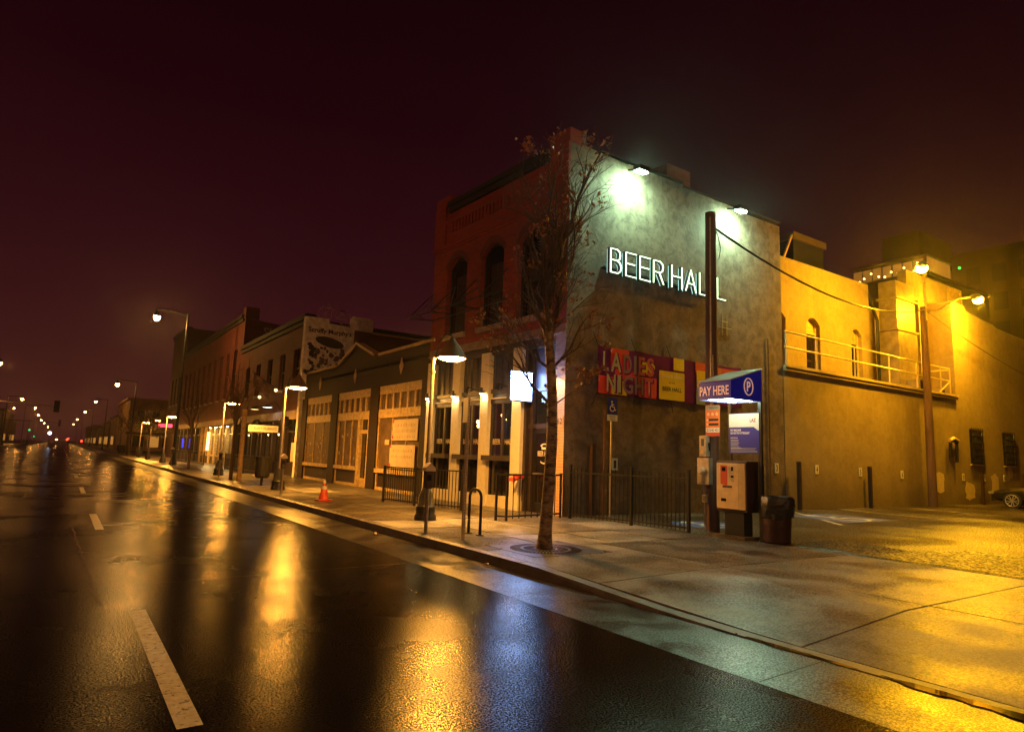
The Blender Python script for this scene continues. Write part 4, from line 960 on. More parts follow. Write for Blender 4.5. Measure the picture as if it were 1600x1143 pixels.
# paper notices in the right bay
for i, (y0_, y1_, z0_, z1_, s_) in enumerate(((20.6,22.7,2.02,2.78,'NOW LEASING'),(20.75,22.85,1.0,1.86,'AVAILABLE'))):
    o = thing('paper_banner', 'upper white lettered banner pinned in the right shop window' if i == 0 else 'lower white lettered banner pinned in the right shop window', 'banner', (XS-.04, 21.7, z0_))
    q = MB(); sbox(q, y0_, y1_, z0_, z1_, .032, .042); q.build('sheet', M_PAPER, o)
    q = MB()
    for r_ in range(2 + (i == 0)):                    # illegible scrawl: short dark strokes
        for k_ in range(13):
            y_ = y1_-.2-k_*.135; z_ = z1_-.26-r_*.21
            sbox(q, y_-.05, y_-.01-.03*random.random(), z_, z_+.07+.05*random.random(), .0425, .0445)
    q.build('scrawled_text', mat('faded_ink', (.22,.15,.09), .7), o)
    for y_, z_ in ((y1_-.05, z1_-.05), (y1_-.05, z0_+.12)):
        q = MB(); q.tube([(XS-.044,y_,z_),(XS-.05,y_,z_)], .07, 10); q.build('red_pin', M_REDP, o)
o = MB(); sbox(o, 22.95, 23.35, 1.86, 2.05, .032, .04); tag(o.build('paper_notice', M_PAPER), 'small blank paper taped left of the white lettered banners', 'notice')
# peeling sticker remains on windows
q = MB()
for i in range(34):
    y = random.choice((25.9+random.random()*2.6, 29.8+random.random()*3)); z = 1.1+random.random()*1.3; s_ = .02+random.random()*.05
    sbox(q, y, y+s_, z, z+s_*2.2, .032, .035)
q.build('sticker_remains', M_PAPER, b2, kind='stuff')
MB().box((XS,Y0,4.9),(XS+9,Y1,5.0)).build('flat_roof', M_ROOF, b2)
MB().box((XS+.1,Y0,.15),(XS+.2,Y1,4.1)).build('inner_wall', M_BLACKM, b2)

# ============================================================ MURAL BUILDING (two storey brick)
b3 = thing('pub_building', 'two storey dark red brick pub with painted white side wall and rooftop bicycle', 'building', (XS, 42, .15))
YM = 33.97
q = MB(); q.prism([(9.95,.15),(12.62,.15),(12.62,8.2),(11.2,8.28),(11.2,8.52),(9.95,8.50)], (0,YM,0), UX, UZ, (0,.35,0)); q.build('mural_wall', M_MURW, b3)
q = MB(); q.prism([(12.62,.15),(20,.15),(20,8.0),(12.62,8.1)], (0,YM,0), UX, UZ, (0,.35,0)); q.build('side_wall', M_BRICKD, b3)
q = MB(); q.box((12.5,YM+.0,8.1),(13.68,YM+.5,8.85)); q.build('chimney', M_MURW, b3)
q = MB(); q.box((13.69,YM-.03,8.02),(20,YM+.4,8.12)); q.build('coping', cop, b3)
# mural: lettering plus a dark cap shape and dark smudged paint below
MUR = mat('mural_black', (.035,.022,.025), .75, var=.3, vscale=8); MUG = mat('mural_grey', (.14,.10,.095), .75, var=.5, vscale=6)
text("Scruffy Murphy's", 'mural_lettering', MUR, (10.12, YM-.006, 7.72), UX, UZ, .24, b3, ext=0, width=2.35, bold=.03)
q = MB(); q.prism([(11.3+.78*math.cos(t*.35), 7.25+.27*math.sin(t*.35)-.12*math.cos(t*.35)) for t in range(18)], (0,YM-.008,0), UX, UZ, (0,.006,0)); q.build('mural_cap', MUR, b3)
q = MB(); random.seed(5)
for i in range(46):
    cx_, cz = 11.25+random.uniform(-.85,.8), 6.3+random.uniform(-.85,.65); a = .05+.16*random.random()
    q.prism([(cx_+a*math.cos(t*1.05)*random.uniform(.5,1.1), cz+a*math.sin(t*1.05)*random.uniform(.5,1.1)) for t in range(6)], (0,YM-.006-i*.0001,0), UX, UZ, (0,.004,0))
q.build('mural_brushwork', MUG, b3, kind='stuff')
q = MB()
for i in range(22):
    cx_, cz = 10.25+random.uniform(-.15,.4), 5.9+random.uniform(-.5,1.2); a = .05+.14*random.random()
    q.prism([(cx_+a*math.cos(t*1.05)*random.uniform(.5,1.1), cz+a*math.sin(t*1.05)*random.uniform(.5,1.1)) for t in range(6)], (0,YM-.006-i*.0001,0), UX, UZ, (0,.004,0))
q.build('mural_dark_brushwork', MUR, b3, kind='stuff')
# bicycle on the roof edge
bc = thing('rooftop_bicycle', 'old bicycle mounted on top of the painted side wall', 'bicycle', (11.4, YM+.15, 8.3))
yb = YM+.15
for x, z in ((10.98, 8.78), (12.15, 8.62)):
    q = MB(); q.tube([(x+.36*math.cos(R(i*15)), yb, z+.36*math.sin(R(i*15))) for i in range(25)], .022, 5, False); wh = q.build('wheel', M_BIKE, bc)
    q = MB()
    for i in range(8): q.bar((x,yb,z),(x+.35*math.cos(R(i*45)),yb,z+.35*math.sin(R(i*45))),.008)
    q.build('spokes', M_BIKE, wh)
q = MB()
for a, b in (((10.98,8.78),(11.28,9.22)),((11.28,9.2),(11.62,8.62)),((11.62,8.62),(11.95,9.05)),((11.25,9.1),(11.9,8.98)),((11.62,8.62),(12.15,8.62)),((11.93,9.02),(12.15,8.62))): q.tube([(a[0],yb,a[1]),(b[0],yb,b[1])], .018, 6)
q.build('frame', M_BIKE, bc)
q = MB(); q.bar((11.8,yb,9.1),(12.08,yb,9.08),.09,.04); q.build('saddle', M_BLACK, bc)
q = MB(); q.tube([(11.28,yb,9.2),(11.26,yb,9.3),(11.1,yb-.15,9.32)], .014, 6); q.tube([(11.26,yb,9.3),(11.1,yb+.15,9.32)], .014, 6); q.build('handlebar', M_BIKE, bc)
# front wall with dim arched windows
def row_front(root, y0, y1, zt, m, wins, zsill, zhead, shop_top=3.6, band=None, th=.35):
    q = MB(); ed = [y0]+[v for a in wins for v in a]+[y1]
    for i in range(0, len(ed)-1, 2): sbox(q, ed[i], ed[i+1], shop_top, zt, -th, 0)
    for a, b in wins: sbox(q, a, b, shop_top, zsill, -th, 0); sbox(q, a, b, zhead, zt, -th, 0)
    q.build('front_wall', m, root)
    for a, b in wins:
        q = MB(); sbox(q, a, a+.07, zsill, zhead, -.22, -.14); sbox(q, b-.07, b, zsill, zhead, -.22, -.14); sbox(q, a+.07, b-.07, (zsill+zhead)/2-.04, (zsill+zhead)/2+.04, -.22, -.14)
        wf = q.build('window', M_DARKW, root)
        q = MB(); sbox(q, a+.07, b-.07, zsill, zhead, -.20, -.19); q.build('pane', M_DGLASS, wf)
        q = MB(); sbox(q, a-.06, b+.06, zsill-.14, zsill, -.02, .08); q.build('sill', M_STONE, root)
    q = MB(); sbox(q, y0, y1, zt-.25, zt+.02, -th-.03, .20); sbox(q, y0, y1, zt-.5, zt-.25, 0, .1); q.build('cornice', M_ROOF, root)
row_front(b3, 34.35, 49.6, 8.7, M_BRICKD, [(35.4,36.5),(38.2,39.3),(41.0,42.1),(43.9,45.0),(46.8,47.9)], 4.9, 7.0)
MB().box((XS+.35,34.35,8.3),(XS+9,49.6,8.45)).build('flat_roof', M_ROOF, b3)
q = MB(); sbox(q, 34.35, 49.6, 3.15, 3.6, -.2, .16); q.build('shop_fascia', mat('aged_fascia', (.34,.25,.16), .6, var=.4, vscale=2), b3)
def shopfront(root, y0, y1, n_, mats_, lit, ztop=3.15, pil=M_DARKW):
    st = (y1-y0)/n_
    for i in range(n_+1):
        y = y0+st*i; q = MB(); sbox(q, max(y0,y-.14), min(y1,y+.14), .15, ztop, -.25, .05); q.build('pilaster', pil, root)
    for i in range(n_):
        a, b = y0+st*i+.14, y0+st*(i+1)-.14
        q = MB(); sbox(q, a, b, .15, .75, -.2, -.08); q.build('stall_riser', M_DARKW, root)
        q = MB(); sbox(q, a, b, .75, .83, -.2, -.05); sbox(q, a, b, 2.45, 2.53, -.2, -.08); sbox(q, (a+b)/2-.03, (a+b)/2+.03, .83, ztop, -.2, -.08)
        wf = q.build('shop_window', pil, root)
        q = MB(); sbox(q, a, b, .83, ztop, -.16, -.15); q.build('pane', M_GLASS, wf)
    q = MB(); sbox(q, y0, y1, .15, 3.5, -2.6, -2.5); q.build('interior_wall', M_INT, root)
    for i in range(n_):
        if i in lit:
            y = y0+st*(i+.5); q = MB(); q.sphere((XS+1.3, y, 2.45), .06, 8); q.build('interior_bulb', L_BULB, root)
            q = MB(); sbox(q, y-.5*st+.2, y-.1, .95, 1.6, -.35, -.3); q.build('lit_panel', L_DIMW, root)
shopfront(b3, 34.6, 49.4, 6, None, (0,1,3,4,5))
q = MB(); q.sphere((XS-.25, 36.2, 3.0), .32, 12, .35+.65); tag(q.build('round_sign', M_BLACK), 'round black hanging sign on the pub front left of the vacant shop', 'sign')
q = MB(); q.sphere((XS-.25, 42.5, 3.0), .32, 12); tag(q.build('round_sign', M_BLACK), 'round black hanging sign farther along the pub front', 'sign')
o = thing('hanging_shop_sign', 'long white hanging board with dark lettering across the pavement', 'sign', (9.4, 36.8, 2.5))
MB().box((8.2,36.8,2.42),(9.75,36.86,2.78)).build('board', M_WHITE, o); text("SCRUFFY MURPHY'S", 'board_lettering', M_INK, (8.3,36.795,2.53), UX, UZ, .14, o, ext=.001, width=1.35)
q = MB(); q.bar((9.7,36.83,2.75),(10.2,36.83,2.95),.03); q.build('bracket', M_BLACK, o)
q = MB(); sbox(q, 34.9, 35.5, .9, 1.9, .03, .06); tag(q.build('menu_card', M_PAPER), 'pale menu board mounted low on the pub front', 'notice')
q = MB(); sbox(q, 35.1, 35.3, 1.95, 2.55, -.3, -.27); tag(q.build('neon_window_sign', L_PURE), 'small blue white neon sign glowing in the pub window', 'neon sign')
# lamps on the pub fascia
for y, m in ((38.5, L_WHITE), (41.5, L_STRG)):
    o = thing('gooseneck_lamp', ('cool white' if m is L_WHITE else 'warm yellow')+' gooseneck lamp over the pub fascia', 'wall lamp', (XS-.6,y,3.95))
    q = MB(); q.lathe([(.03,.18),(.10,.16),(.30,.02),(.30,0)], (XS-.7,y,3.85), 14, False); q.build('shade', M_BLACK, o)
    q = MB(); q.lathe([(.001,.01),(.27,.012)], (XS-.7,y,3.85), 14, False); q.build('lamp_glass', m, o)
    q = MB(); q.tube([(XS,y,3.8),(XS-.3,y,4.2),(XS-.7,y,4.02)], .015, 6); q.build('arm', M_BLACK, o)
for y, z in ((42.6, 4.7), (38.9, 4.9)):
    o = thing('wall_globe_lamp', 'small round wall lamp under the flag' if y < 40 else 'small round wall lamp left of the flag', 'wall lamp', (XS-.15,y,z))
    q = MB(); q.sphere((XS-.22,y,z), .09, 8); q.build('globe', L_STRG, o); q = MB(); q.bar((XS,y,z),(XS-.2,y,z),.03); q.build('bracket', M_BLACK, o)
o = thing('wall_flag', 'pale flag hanging from a slanted staff on the pub front', 'flag', (XS,40.2,5.4))
q = MB(); q.tube([(XS,40.2,5.2),(XS-1.3,40.2,6.0)], .02, 6); q.build('staff', M_BLACK, o)
vs = []; fs = []
for i in range(7):
    for j in range(5): vs.append((XS-.2-i*.17, 40.2+.05*math.sin(i*1.4+j), 5.3+i*.11-j*.22))
for i in range(6):
    for j in range(4): fs.append((i*5+j,(i+1)*5+j,(i+1)*5+j+1,i*5+j+1))
MB().add(vs, fs).build('cloth', mat('faded_flag', (.22,.12,.10), .8, var=.4, vscale=4), o)

# ---------------- next tall block with ghost sign gable
b4 = thing('tall_brick_block', 'tall dark three storey brick block with faded painted side lettering', 'building', (XS, 64, .15))
row_front(b4, 49.95, 78, 11.2, M_BRICKD, [(51.5+i*2.6, 52.6+i*2.6) for i in range(10)], 5.2, 8.8)
q = MB(); q.prism([(XS,4),(22,4),(22,10.2),(16,10.4),(XS,10.9)], (0,49.6,0), UX, UZ, (0,.35,0)); q.build('gable_wall', M_BRICKD, b4)
q = MB(); q.box((XS-.05,49.5,10.9),(XS+.9,50.4,11.7)); q.build('corner_chimney', M_BRICKD, b4)
MB().box((XS+.35,49.95,10.6),(XS+10,78,10.75)).build('flat_roof', M_ROOF, b4)
gs = mat('ghost_sign_paint', (.30,.16,.13), .8, var=.5, vscale=3)
text('SHOT', 'ghost_lettering', gs, (11.5,49.59,9.75), UX, UZ, .6, b4, ext=.004, width=2.2, bold=.02)
text('MILL', 'ghost_lettering', gs, (11.5,49.59,8.95), UX, UZ, .6, b4, ext=.004, width=2.0, bold=.02)
q = MB(); sbox(q, 49.95, 78, 3.2, 3.6, -.2, .14); q.build('shop_fascia', mat('aged_fascia2', (.16,.09,.05), .6, var=.4, vscale=2), b4)
shopfront(b4, 50.2, 63.5, 6, None, (0,1,2,3,4), pil=M_CREAM)
shopfront(b4, 63.9, 77.8, 6, None, (1,), pil=M_DARKW)
for y in (51.2, 53.4, 55.6, 57.8):
    o = thing('fascia_downlight', 'small warm downlight under the ochre shopfront fascia, number %s from the pub' % {51.2:'one',53.4:'two',55.6:'three',57.8:'four'}[y], 'wall lamp', (XS-.25,y,3.1), 'downlights on the ochre shopfront')
    q = MB(); q.lathe([(.12,0),(.05,.16)], (XS-.25,y,3.02), 10); q.build('housing', M_BLACK, o); q = MB(); q.lathe([(.001,0),(.10,.001)], (XS-.25,y,3.01), 10, False); q.build('lamp_glass', L_SCON, o)
for y, z0_, z1_ in ((59.0,1.2,2.7),(59.7,1.2,2.7)):
    q = MB(); q.tube([(XS-.08,y,z0_),(XS-.08,y,z1_)], .05, 6); tag(q.build('light_strip', L_STRG), 'bright vertical string light strip, %s of the pair on the ochre shop' % ('right' if y < 59.5 else 'left'), 'light strip')
for y in (68.5, 73.0):
    q = MB(); sbox(q, y, y+.7, 1.3, 2.2, .0, .03); tag(q.build('neon_window_sign', L_BLUE), ('brighter right' if y < 70 else 'dimmer left')+' blue neon sign in the dark shopfront', 'neon sign')
q = MB(); q.box((8.6,80,3.4),(9.9,80.2,3.75)); tag(q.build('pink_neon_sign', L_RED), 'pink red neon sign glowing behind the street lamp row', 'neon sign')

# ---------------- block beyond
b5 = thing('far_brick_block', 'dark tall block rising left of the faded lettering building', 'building', (XS, 84, .15))
row_front(b5, 78.35, 88, 14.4, M_FAR, [(80,81),(82.5,83.5),(85,86)], 6, 9, th=.5)
q = MB(); q.box((XS,78.0,11.2),(XS+12,78.35,14.2)); q.build('side_wall', M_FAR, b5)
MB().box((XS,78.4,.15),(XS+.5,88,3.6)).build('ground_floor_wall', M_FAR, b5)
# yellow corner building across the side street
b6 = thing('yellow_corner_building', 'distant yellow ochre corner building with a lit cornice', 'building', (10.2, 142, .15))
MB().box((10.2,142,.15),(24,170,9.6)).build('body', M_FARY, b6); MB().box((9.6,141.4,9.6),(24.5,170,10.0)).build('cornice', cop, b6)
MB().box((9.9,141.0,3.2),(24,141.9,3.6)).build('shop_canopy', M_DARKW, b6)
for i in range(5):
    q = MB(); q.box((11.5+i*2.5,141.9,5.2),(12.7+i*2.5,141.98,7.6)); q.build('window', M_DGLASS, b6)
    q = MB(); q.box((11.2+i*2.5,141.9,.9),(13.0+i*2.5,141.98,2.9)); q.build('shop_window', L_DIM if i in (1,3) else M_DGLASS, b6)
# low far row on the right beyond, and far left row
random.seed(21)
far_lbl = ['low dark shop','dark two storey block','long low dark row','narrow dark block','squat dark building','dark flat roofed block']
yy = 176
for i in range(7):
    L_ = random.uniform(22, 40); h = random.uniform(5, 8.5)
    o = thing('far_building', 'far right roadside building, %s past the yellow corner building' % ['first','second','third','fourth','fifth','sixth','seventh'][i], 'building', (10.4,yy,.15), 'far buildings on the right side')
    MB().box((10.4,yy,.15),(26,yy+L_-1,h)).build('body', M_FARY if i == 0 else M_FAR, o); MB().box((10.1,yy-.2,h),(26,yy+L_-.8,h+.4)).build('parapet', M_FAR, o)
    for k_ in range(4): q = MB(); y = yy+2+k_*(L_-5)/4; q.box((10.32,y,1),(10.39,y+(L_-5)/6,3)); q.build('shop_window', L_DIM if random.random() < .6 else M_DGLASS, o)
    yy += L_+random.uniform(0, 4)
yy = 60
for i in range(9):
    L_ = random.uniform(20, 34); h = random.uniform(5, 11)
    o = thing('far_building', 'dark building on the opposite left side, %s along the row' % ['first','second','third','fourth','fifth','sixth','seventh','eighth','ninth'][i], 'building', (-15,yy,.15), 'far buildings on the left side')
    MB().box((-30,yy,.15),(-15,yy+L_-1,h)).build('body', M_FAR, o); MB().box((-30,yy-.2,h),(-14.7,yy+L_-.8,h+.4)).build('parapet', M_FAR, o)
    for k_ in range(4): q = MB(); y = yy+2+k_*(L_-5)/4; q.box((-14.99,y,1),(-14.92,y+(L_-5)/6,3)); q.build('shop_window', L_DIM if random.random() < .45 else M_DGLASS, o)
    yy += L_+random.uniform(0, 6)

# ============================================================ TOWERS AT RIGHT
tw = thing('rooftop_bar_tower', 'distant brown tower with a glowing glass rooftop terrace and string lights', 'building', (75,31.5,0))
TX, TY = 75.0, 31.53
MB().box((TX,TY,0),(TX+16,TY+16,22.6)).build('body', M_TOWER, tw)
q = MB(); q.box((TX-.2,TY-.2,22.6),(TX+16,TY+16,22.9)); q.build('terrace_floor', M_TOWER, tw)
for i in range(7):
    y0_ = TY+.3+i*1.1; q = MB(); q.box((TX,y0_,22.95),(TX+.05,y0_+.95,24.3)); q.build('glass_panel', L_CROWN, tw)
for i in range(6):
    x0_ = TX+.3+i*.95; q = MB(); q.box((x0_,TY,22.95),(x0_+.8,TY+.05,24.6)); q.build('glass_panel', L_CROWN, tw)
q = MB(); q.box((TX-.1,TY-.1,24.7),(TX+6,TY+8.2,24.85)); q.build('terrace_roof', M_TOWER, tw)
q = MB(); q.box((TX+1,TY+1,24.85),(TX+9,TY+5,28)); q.build('plant_room', M_TOWERD, tw)
random.seed(2)
for i in range(13): q = MB(); q.sphere((TX-.4,TY+.5+i*.72+random.uniform(-.2,.2),23.5+random.uniform(-.5,.4)-i*.03), .11, 6); q.build('string_bulb', L_STRG, tw)
for y0_, z in ((.2,22.0),(.6,17.6),(4.6,17.0)): q = MB(); q.box((TX-.06,TY+y0_,z),(TX-.02,TY+y0_+2.6,z+.18)); q.build('violet_strip', L_VIOL, tw)
for r_ in range(4):
    for c_ in range(5): q = MB(); q.box((TX-.05,TY+1+c_*2.7,6+r_*4),(TX-.01,TY+2.4+c_*2.7,8.2+r_*4)); q.build('window', M_DGLASS, tw)
q = MB(); q.sphere((TX+7.5,TY-.3,24.6), .16, 8); q.build('green_beacon', L_GREEN, tw)
td = thing('dark_office_tower', 'dark slab tower at the right edge behind the tan wall', 'building', (95,10,0))
MB().box((95,4,0),(125,36.9,30)).build('body', M_TOWERD, td)
wm = mat('dim_tower_window', (.02,.02,.02), .15, emit=(1,.3,.08), estr=.012)
w0 = MB().box((-.08,0,0),(0,1.5,2.2)).build('window', wm, td); o0 = w0.location.copy(); f1 = True
for r_ in range(6):
    for c_ in range(11):
        p = Vector((95, 5.2+c_*2.85, 7+r_*3.7)) - parent_origin(td) + Vector((0,0,0)) + Vector((95-95,0,0))
        p = Vector((95-.0,5.2+c_*2.85,7+r_*3.7)); p = p - Vector((95,10,0)) + o0 + Vector((95,10,0)) - Vector((0,0,0))
        p = Vector((0, 5.2+c_*2.85, 7+r_*3.7)) + Vector((95,0,0))
        if f1: w0.location = p; f1 = False
        else: share(w0, p, td)

# ============================================================ STREET FURNITURE
# pedestrian street lamp (prototype at origin, then copied)
def make_ped():
    t = thing('street_lamp', '', 'street lamp', (0,0,0), 'bell shaded street lamps along the kerb')
    q = MB(); q.lathe([(.24,0),(.24,.10),(.21,.14),(.22,.30),(.17,.36),(.16,.52),(.10,.66),(.085,.74)], n=16); q.build('base', M_BLACK, t, smooth=True)
    q = MB(); q.tube([(0,0,.7),(0,0,3.55)], [.055,.04], 10); q.build('pole', M_STEELP, t, smooth=True)
    q = MB(); q.lathe([(.03,0),(.055,.03),(.045,.10),(.02,.16),(.001,.20)], (0,0,3.52), 10, False); q.lathe([(.065,0),(.065,.03)], (0,0,3.25), 10); q.build('finial', M_STEELP, t, smooth=True)
    q = MB(); q.tube([(0,0,3.3),(.10,-.06,3.95),(.22,-.13,4.15),(.36,-.18,4.12)], .018, 8); q.build('arm', M_BLACK, t)
    q = MB(); q.lathe([(.335,0),(.34,.012),(.33,.03),(.25,.17),(.18,.30),(.10,.38),(.06,.45),(.03,.50),(.001,.52)], (.37,-.19,3.59), 24, False)
    q.lathe([(.325,.0),(.24,.165),(.17,.28),(.001,.31)], (.37,-.19,3.59), 24, False); q.build('shade', mat('lamp_shade_enamel', (.13,.055,.03), .6, spec=.2), t, smooth=True)
    q = MB(); q.lathe([(.001,-.055),(.16,-.045),(.27,-.012),(.30,.006)], (.37,-.19,3.59), 24, False); q.build('lamp_glass', L_PED, t, smooth=True)
    return t
ped = make_ped()
spots = [(6.75,13.1,'bell shaded street lamp beside the parking meter in front of the bar'),(6.42,23.7,'bell shaded street lamp behind the far parking meter, second from the bar'),(6.68,35.6,'bell shaded street lamp in front of the ochre lit shop, third from the bar'),
         (6.8,58.4,'bell shaded street lamp just right of the tall lamp pole'),(6.9,70.0,'bell shaded street lamp glowing through foliage left of the tall lamp pole'),(6.9,79.0,'bell shaded street lamp farthest along the pavement before the corner'),(6.8,47.0,'bell shaded street lamp before the ghost lettering block')]
for i, (x, y, lb) in enumerate(spots[:6]):
    o = ped if i == 0 else dup(ped, (0,0,0))
    o.location = (x, y, .15); o['label'] = lb
# tall lamp
def tall_lamp(x, y, side, label, h=10.6, arm=2.0, m=None, grp='tall arm lamps along the street', z0=.15):
    t = thing('tall_street_lamp', label, 'street lamp', (x,y,z0), grp)
    q = MB(); q.tube([(x,y,z0),(x,y,z0+h)], [.13,.075], 10); q.build('pole', M_BLACK, t, smooth=True)
    q = MB(); q.lathe([(.26,0),(.26,.12),(.17,.35),(.13,.8)], (x,y,z0), 12); q.build('base', M_BLACK, t)
    xa = x+side*arm
    q = MB(); q.tube([(x,y,z0+h-.15),(xa,y,z0+h-.02)], .06, 8); q.build('arm', M_BLACK, t)
    q = MB(); q.lathe([(.20,-.55),(.20,-.42),(.12,-.25),(.06,0)], (xa,y,z0+h-.02), 14, False); q.build('lamp_housing', M_BLACK, t, smooth=True)
    q = MB(); q.lathe([(.001,-.86),(.12,-.80),(.19,-.66),(.20,-.55)], (xa,y,z0+h-.02), 14, False); q.build('lamp_glass', m or L_TALL, t, smooth=True)
    return t
tall_lamp(6.75, 52.2, -1, 'tall dark street lamp pole with one arm reaching over the road', h=11.0, arm=2.0)
tall_lamp(6.9, 75.0, -1, 'tall lamp post standing before the yellow corner building', h=7.9, arm=.05, grp=None) if False else None
words = ['nearest','second','third','fourth','fifth']
for i, (x, y) in enumerate(((7.0,92),(7.0,153),(7.0,222),(7.0,330),(7.0,430))):
    tall_lamp(x, y, -1, 'distant arm street lamp on the right kerb, %s beyond the yellow building' % words[i], h=[9.0,9.9,10.3,11,11][i], m=L_FARL)
lw = ['at the left picture edge','above the signal arm at left','smaller, under the signal arm','inner left row, high','inner left row, middle','inner left row, low','inner left row, lowest','far left row, faint']
for i, (x, y, h) in enumerate(((-7.4,106,11.0),(-7.4,170,9.7),(-13.6,270,11.4),(-7.4,250,11.1),(-7.4,290,10.2),(-7.4,340,9.6),(-7.4,400,9.6),(-7.4,520,9.6))):
    tall_lamp(x-2.4, y, 1, 'distant street lamp %s' % lw[i], h=h+.6, arm=2.4, m=L_FARL, grp='distant street lamps on the left side')
# one more lamp of the same row, close on the opposite kerb (lights the bar front; stands left of the frame)
tall_lamp(-10.2, 22.0, 1, 'street lamp on the opposite kerb facing the vacant shop', h=9.6, arm=2.4, m=L_MID, grp='distant street lamps on the left side')
tall_lamp(-10.2, 0.0, 1, 'street lamp on the opposite kerb beside the viewpoint', h=9.2, arm=2.4, m=L_NEAR, grp='distant street lamps on the left side')
tall_lamp(6.8, -7.0, -1, 'street lamp on the near kerb behind the viewpoint', h=9.6, arm=2.0, m=L_KERB, grp='tall arm lamps along the street')
# traffic signal mast
o = thing('traffic_signal', 'dark traffic signal on a mast arm hanging over the road at left', 'traffic signal', (-11, 110, .15))
q = MB(); q.tube([(-11,110,.15),(-11,110,7)], .14, 8); q.build('pole', M_BLACK, o); q = MB(); q.tube([(-11,110,6.6),(-.6,110,6.2)], [.11,.06], 8); q.build('mast_arm', M_STEELP, o)
q = MB(); q.box((-1.2,109.8,5.4),(-.55,110.3,7.0)); q.build('signal_head', M_BLACKM, o)
o = thing('traffic_signal', 'farther small traffic signal hanging over the road centre', 'traffic signal', (-11, 190, .15))
q = MB(); q.tube([(-11,190,.15),(-11,190,6)], .14, 8); q.build('pole', M_BLACK, o); q = MB(); q.tube([(-11,190,5.9),(-.4,190,5.7)], [.11,.06], 8); q.build('mast_arm', M_BLACK, o)
q = MB(); q.box((-.8,189.8,4.9),(-.3,190.3,6.4)); q.build('signal_head', M_BLACKM, o)
for x, y, z, m, r_, lb in ((-5.2,160,3.4,L_GREEN,.17,'green signal light far down the road'),(-4.6,170,2.2,L_GREEN,.13,'lower green signal light far down the road'),(-2.2,190,3.2,L_WHITE,.35,'blue white light far down the road'),(-14.0,150,2.6,L_WHITE,.30,'pale blue light at the far left kerb'),
        (1.0,120,1.9,L_REDS,.09,'small red light low over the road centre'),(1.7,240,1.9,L_REDS,.26,'red tail light far down the road'),(4.5,200,1.6,L_REDS,.22,'red tail light near the right kerb far away'),(-1.0,260,1.8,L_FARL,.16,'amber light near the vanishing point')):
    o = thing('distant_light', lb, 'light', (x,y,.15)); q = MB(); q.sphere((x,y,z), r_, 8); q.build('lamp_glass', m, o); q = MB(); q.tube([(x,y+.1,.0),(x,y+.1,z)], .05, 6); q.build('post', M_BLACK, o)

# parking meters
def meter(x, y, label):
    t = thing('parking_meter', label, 'parking meter', (x,y,.15), 'parking meters along the kerb')
    q = MB(); q.tube([(x,y,.15),(x,y,.98)], .035, 10); q.build('post', M_STEELP, t, smooth=True)
    q = MB(); q.obox((x,y,1.12), (.075,0,0), (0,.07,0), (0,0,.17)); q.build('head', mat('meter_body', (.04,.025,.03), .4), t, bevel=.02)
    q = MB(); q.prism([(-.105,1.27),(.105,1.27),(.10,1.33),(.0,1.43),(-.10,1.33)], (x,y-.085,0), UX, UZ, (0,.17,0)); q.build('cap', mat('pale_meter_cap', (.62,.52,.45), .35), t, bevel=.01)
    q = MB(); q.obox((x-.02,y-.073,1.15), (.04,0,0), (0,.004,0), (0,0,.05)); q.build('display', M_DGLASS, t)
meter(5.71, 11.03, 'parking meter with pale cap in front of the bar shop window')
meter(6.0, 21.7, 'parking meter standing in front of the second bell lamp')
meter(6.3, 33.4, 'small parking meter beside the third bell lamp')
meter(6.3, 49.5, 'far parking meter with pale top by the tall lamp pole')
# sign post (seen almost edge-on)
o = thing('sign_post', 'tall perforated steel post with a narrow edge-on parking sign near the kerb', 'sign post', (5.9,10.0,.15))
q = MB(); q.box((5.875,9.975,.15),(5.925,10.025,2.62)); q.build('post', mat('pale_galvanised_post', (.50,.40,.30), .5, var=.2, vscale=12), o)
hb = MB().box((-.007,-.001,-.007),(.007,.001,.007)).build('bolt_hole', M_BLACKM, o); h0 = hb.location.copy()
for i in range(48):
    p = Vector((0, -.026, .1+i*.05)) + Vector((0,0,0))
    if i == 0: hb.location = Vector((5.9,10.0,.15)) - Vector((5.9,10.0,.15)) + p + Vector((5.9,10,.15)) - Vector((0,0,0)) if False else h0 + Vector((5.9,10.0,.15)) + p
    else: share(hb, h0 + Vector((5.9,10.0,.15)) + p, o)
q = MB(); q.box((5.78,9.955,2.16),(5.86,9.965,2.60)) if False else q.obox((5.86,10.03,2.38), (.035,.14,0), (.003,-.001,0), (0,0,.22)); q.build('sign_plate', M_WHITE, o)
# bike hoop
o = thing('bike_rack', 'black inverted U bike hoop behind the perforated sign post', 'bike rack', (6.46,10.55,.15))
pts = [(6.44,10.72,.15),(6.44,10.72,.82)]+[(6.44+.04*(1-math.cos(R(a)))/2, 10.55+.17*math.cos(R(a)), .82+.15*math.sin(R(a))) for a in range(15,180,15)]+[(6.48,10.38,.82),(6.48,10.38,.15)]
q = MB(); q.tube(pts, .027, 10); q.build('hoop', M_BLACK, o, smooth=True)
for x, y in ((6.44,10.72),(6.48,10.38)): q = MB(); q.lathe([(.075,.0),(.075,.015)], (x,y,.15), 12); q.build('base_plate', M_BLACK, o)
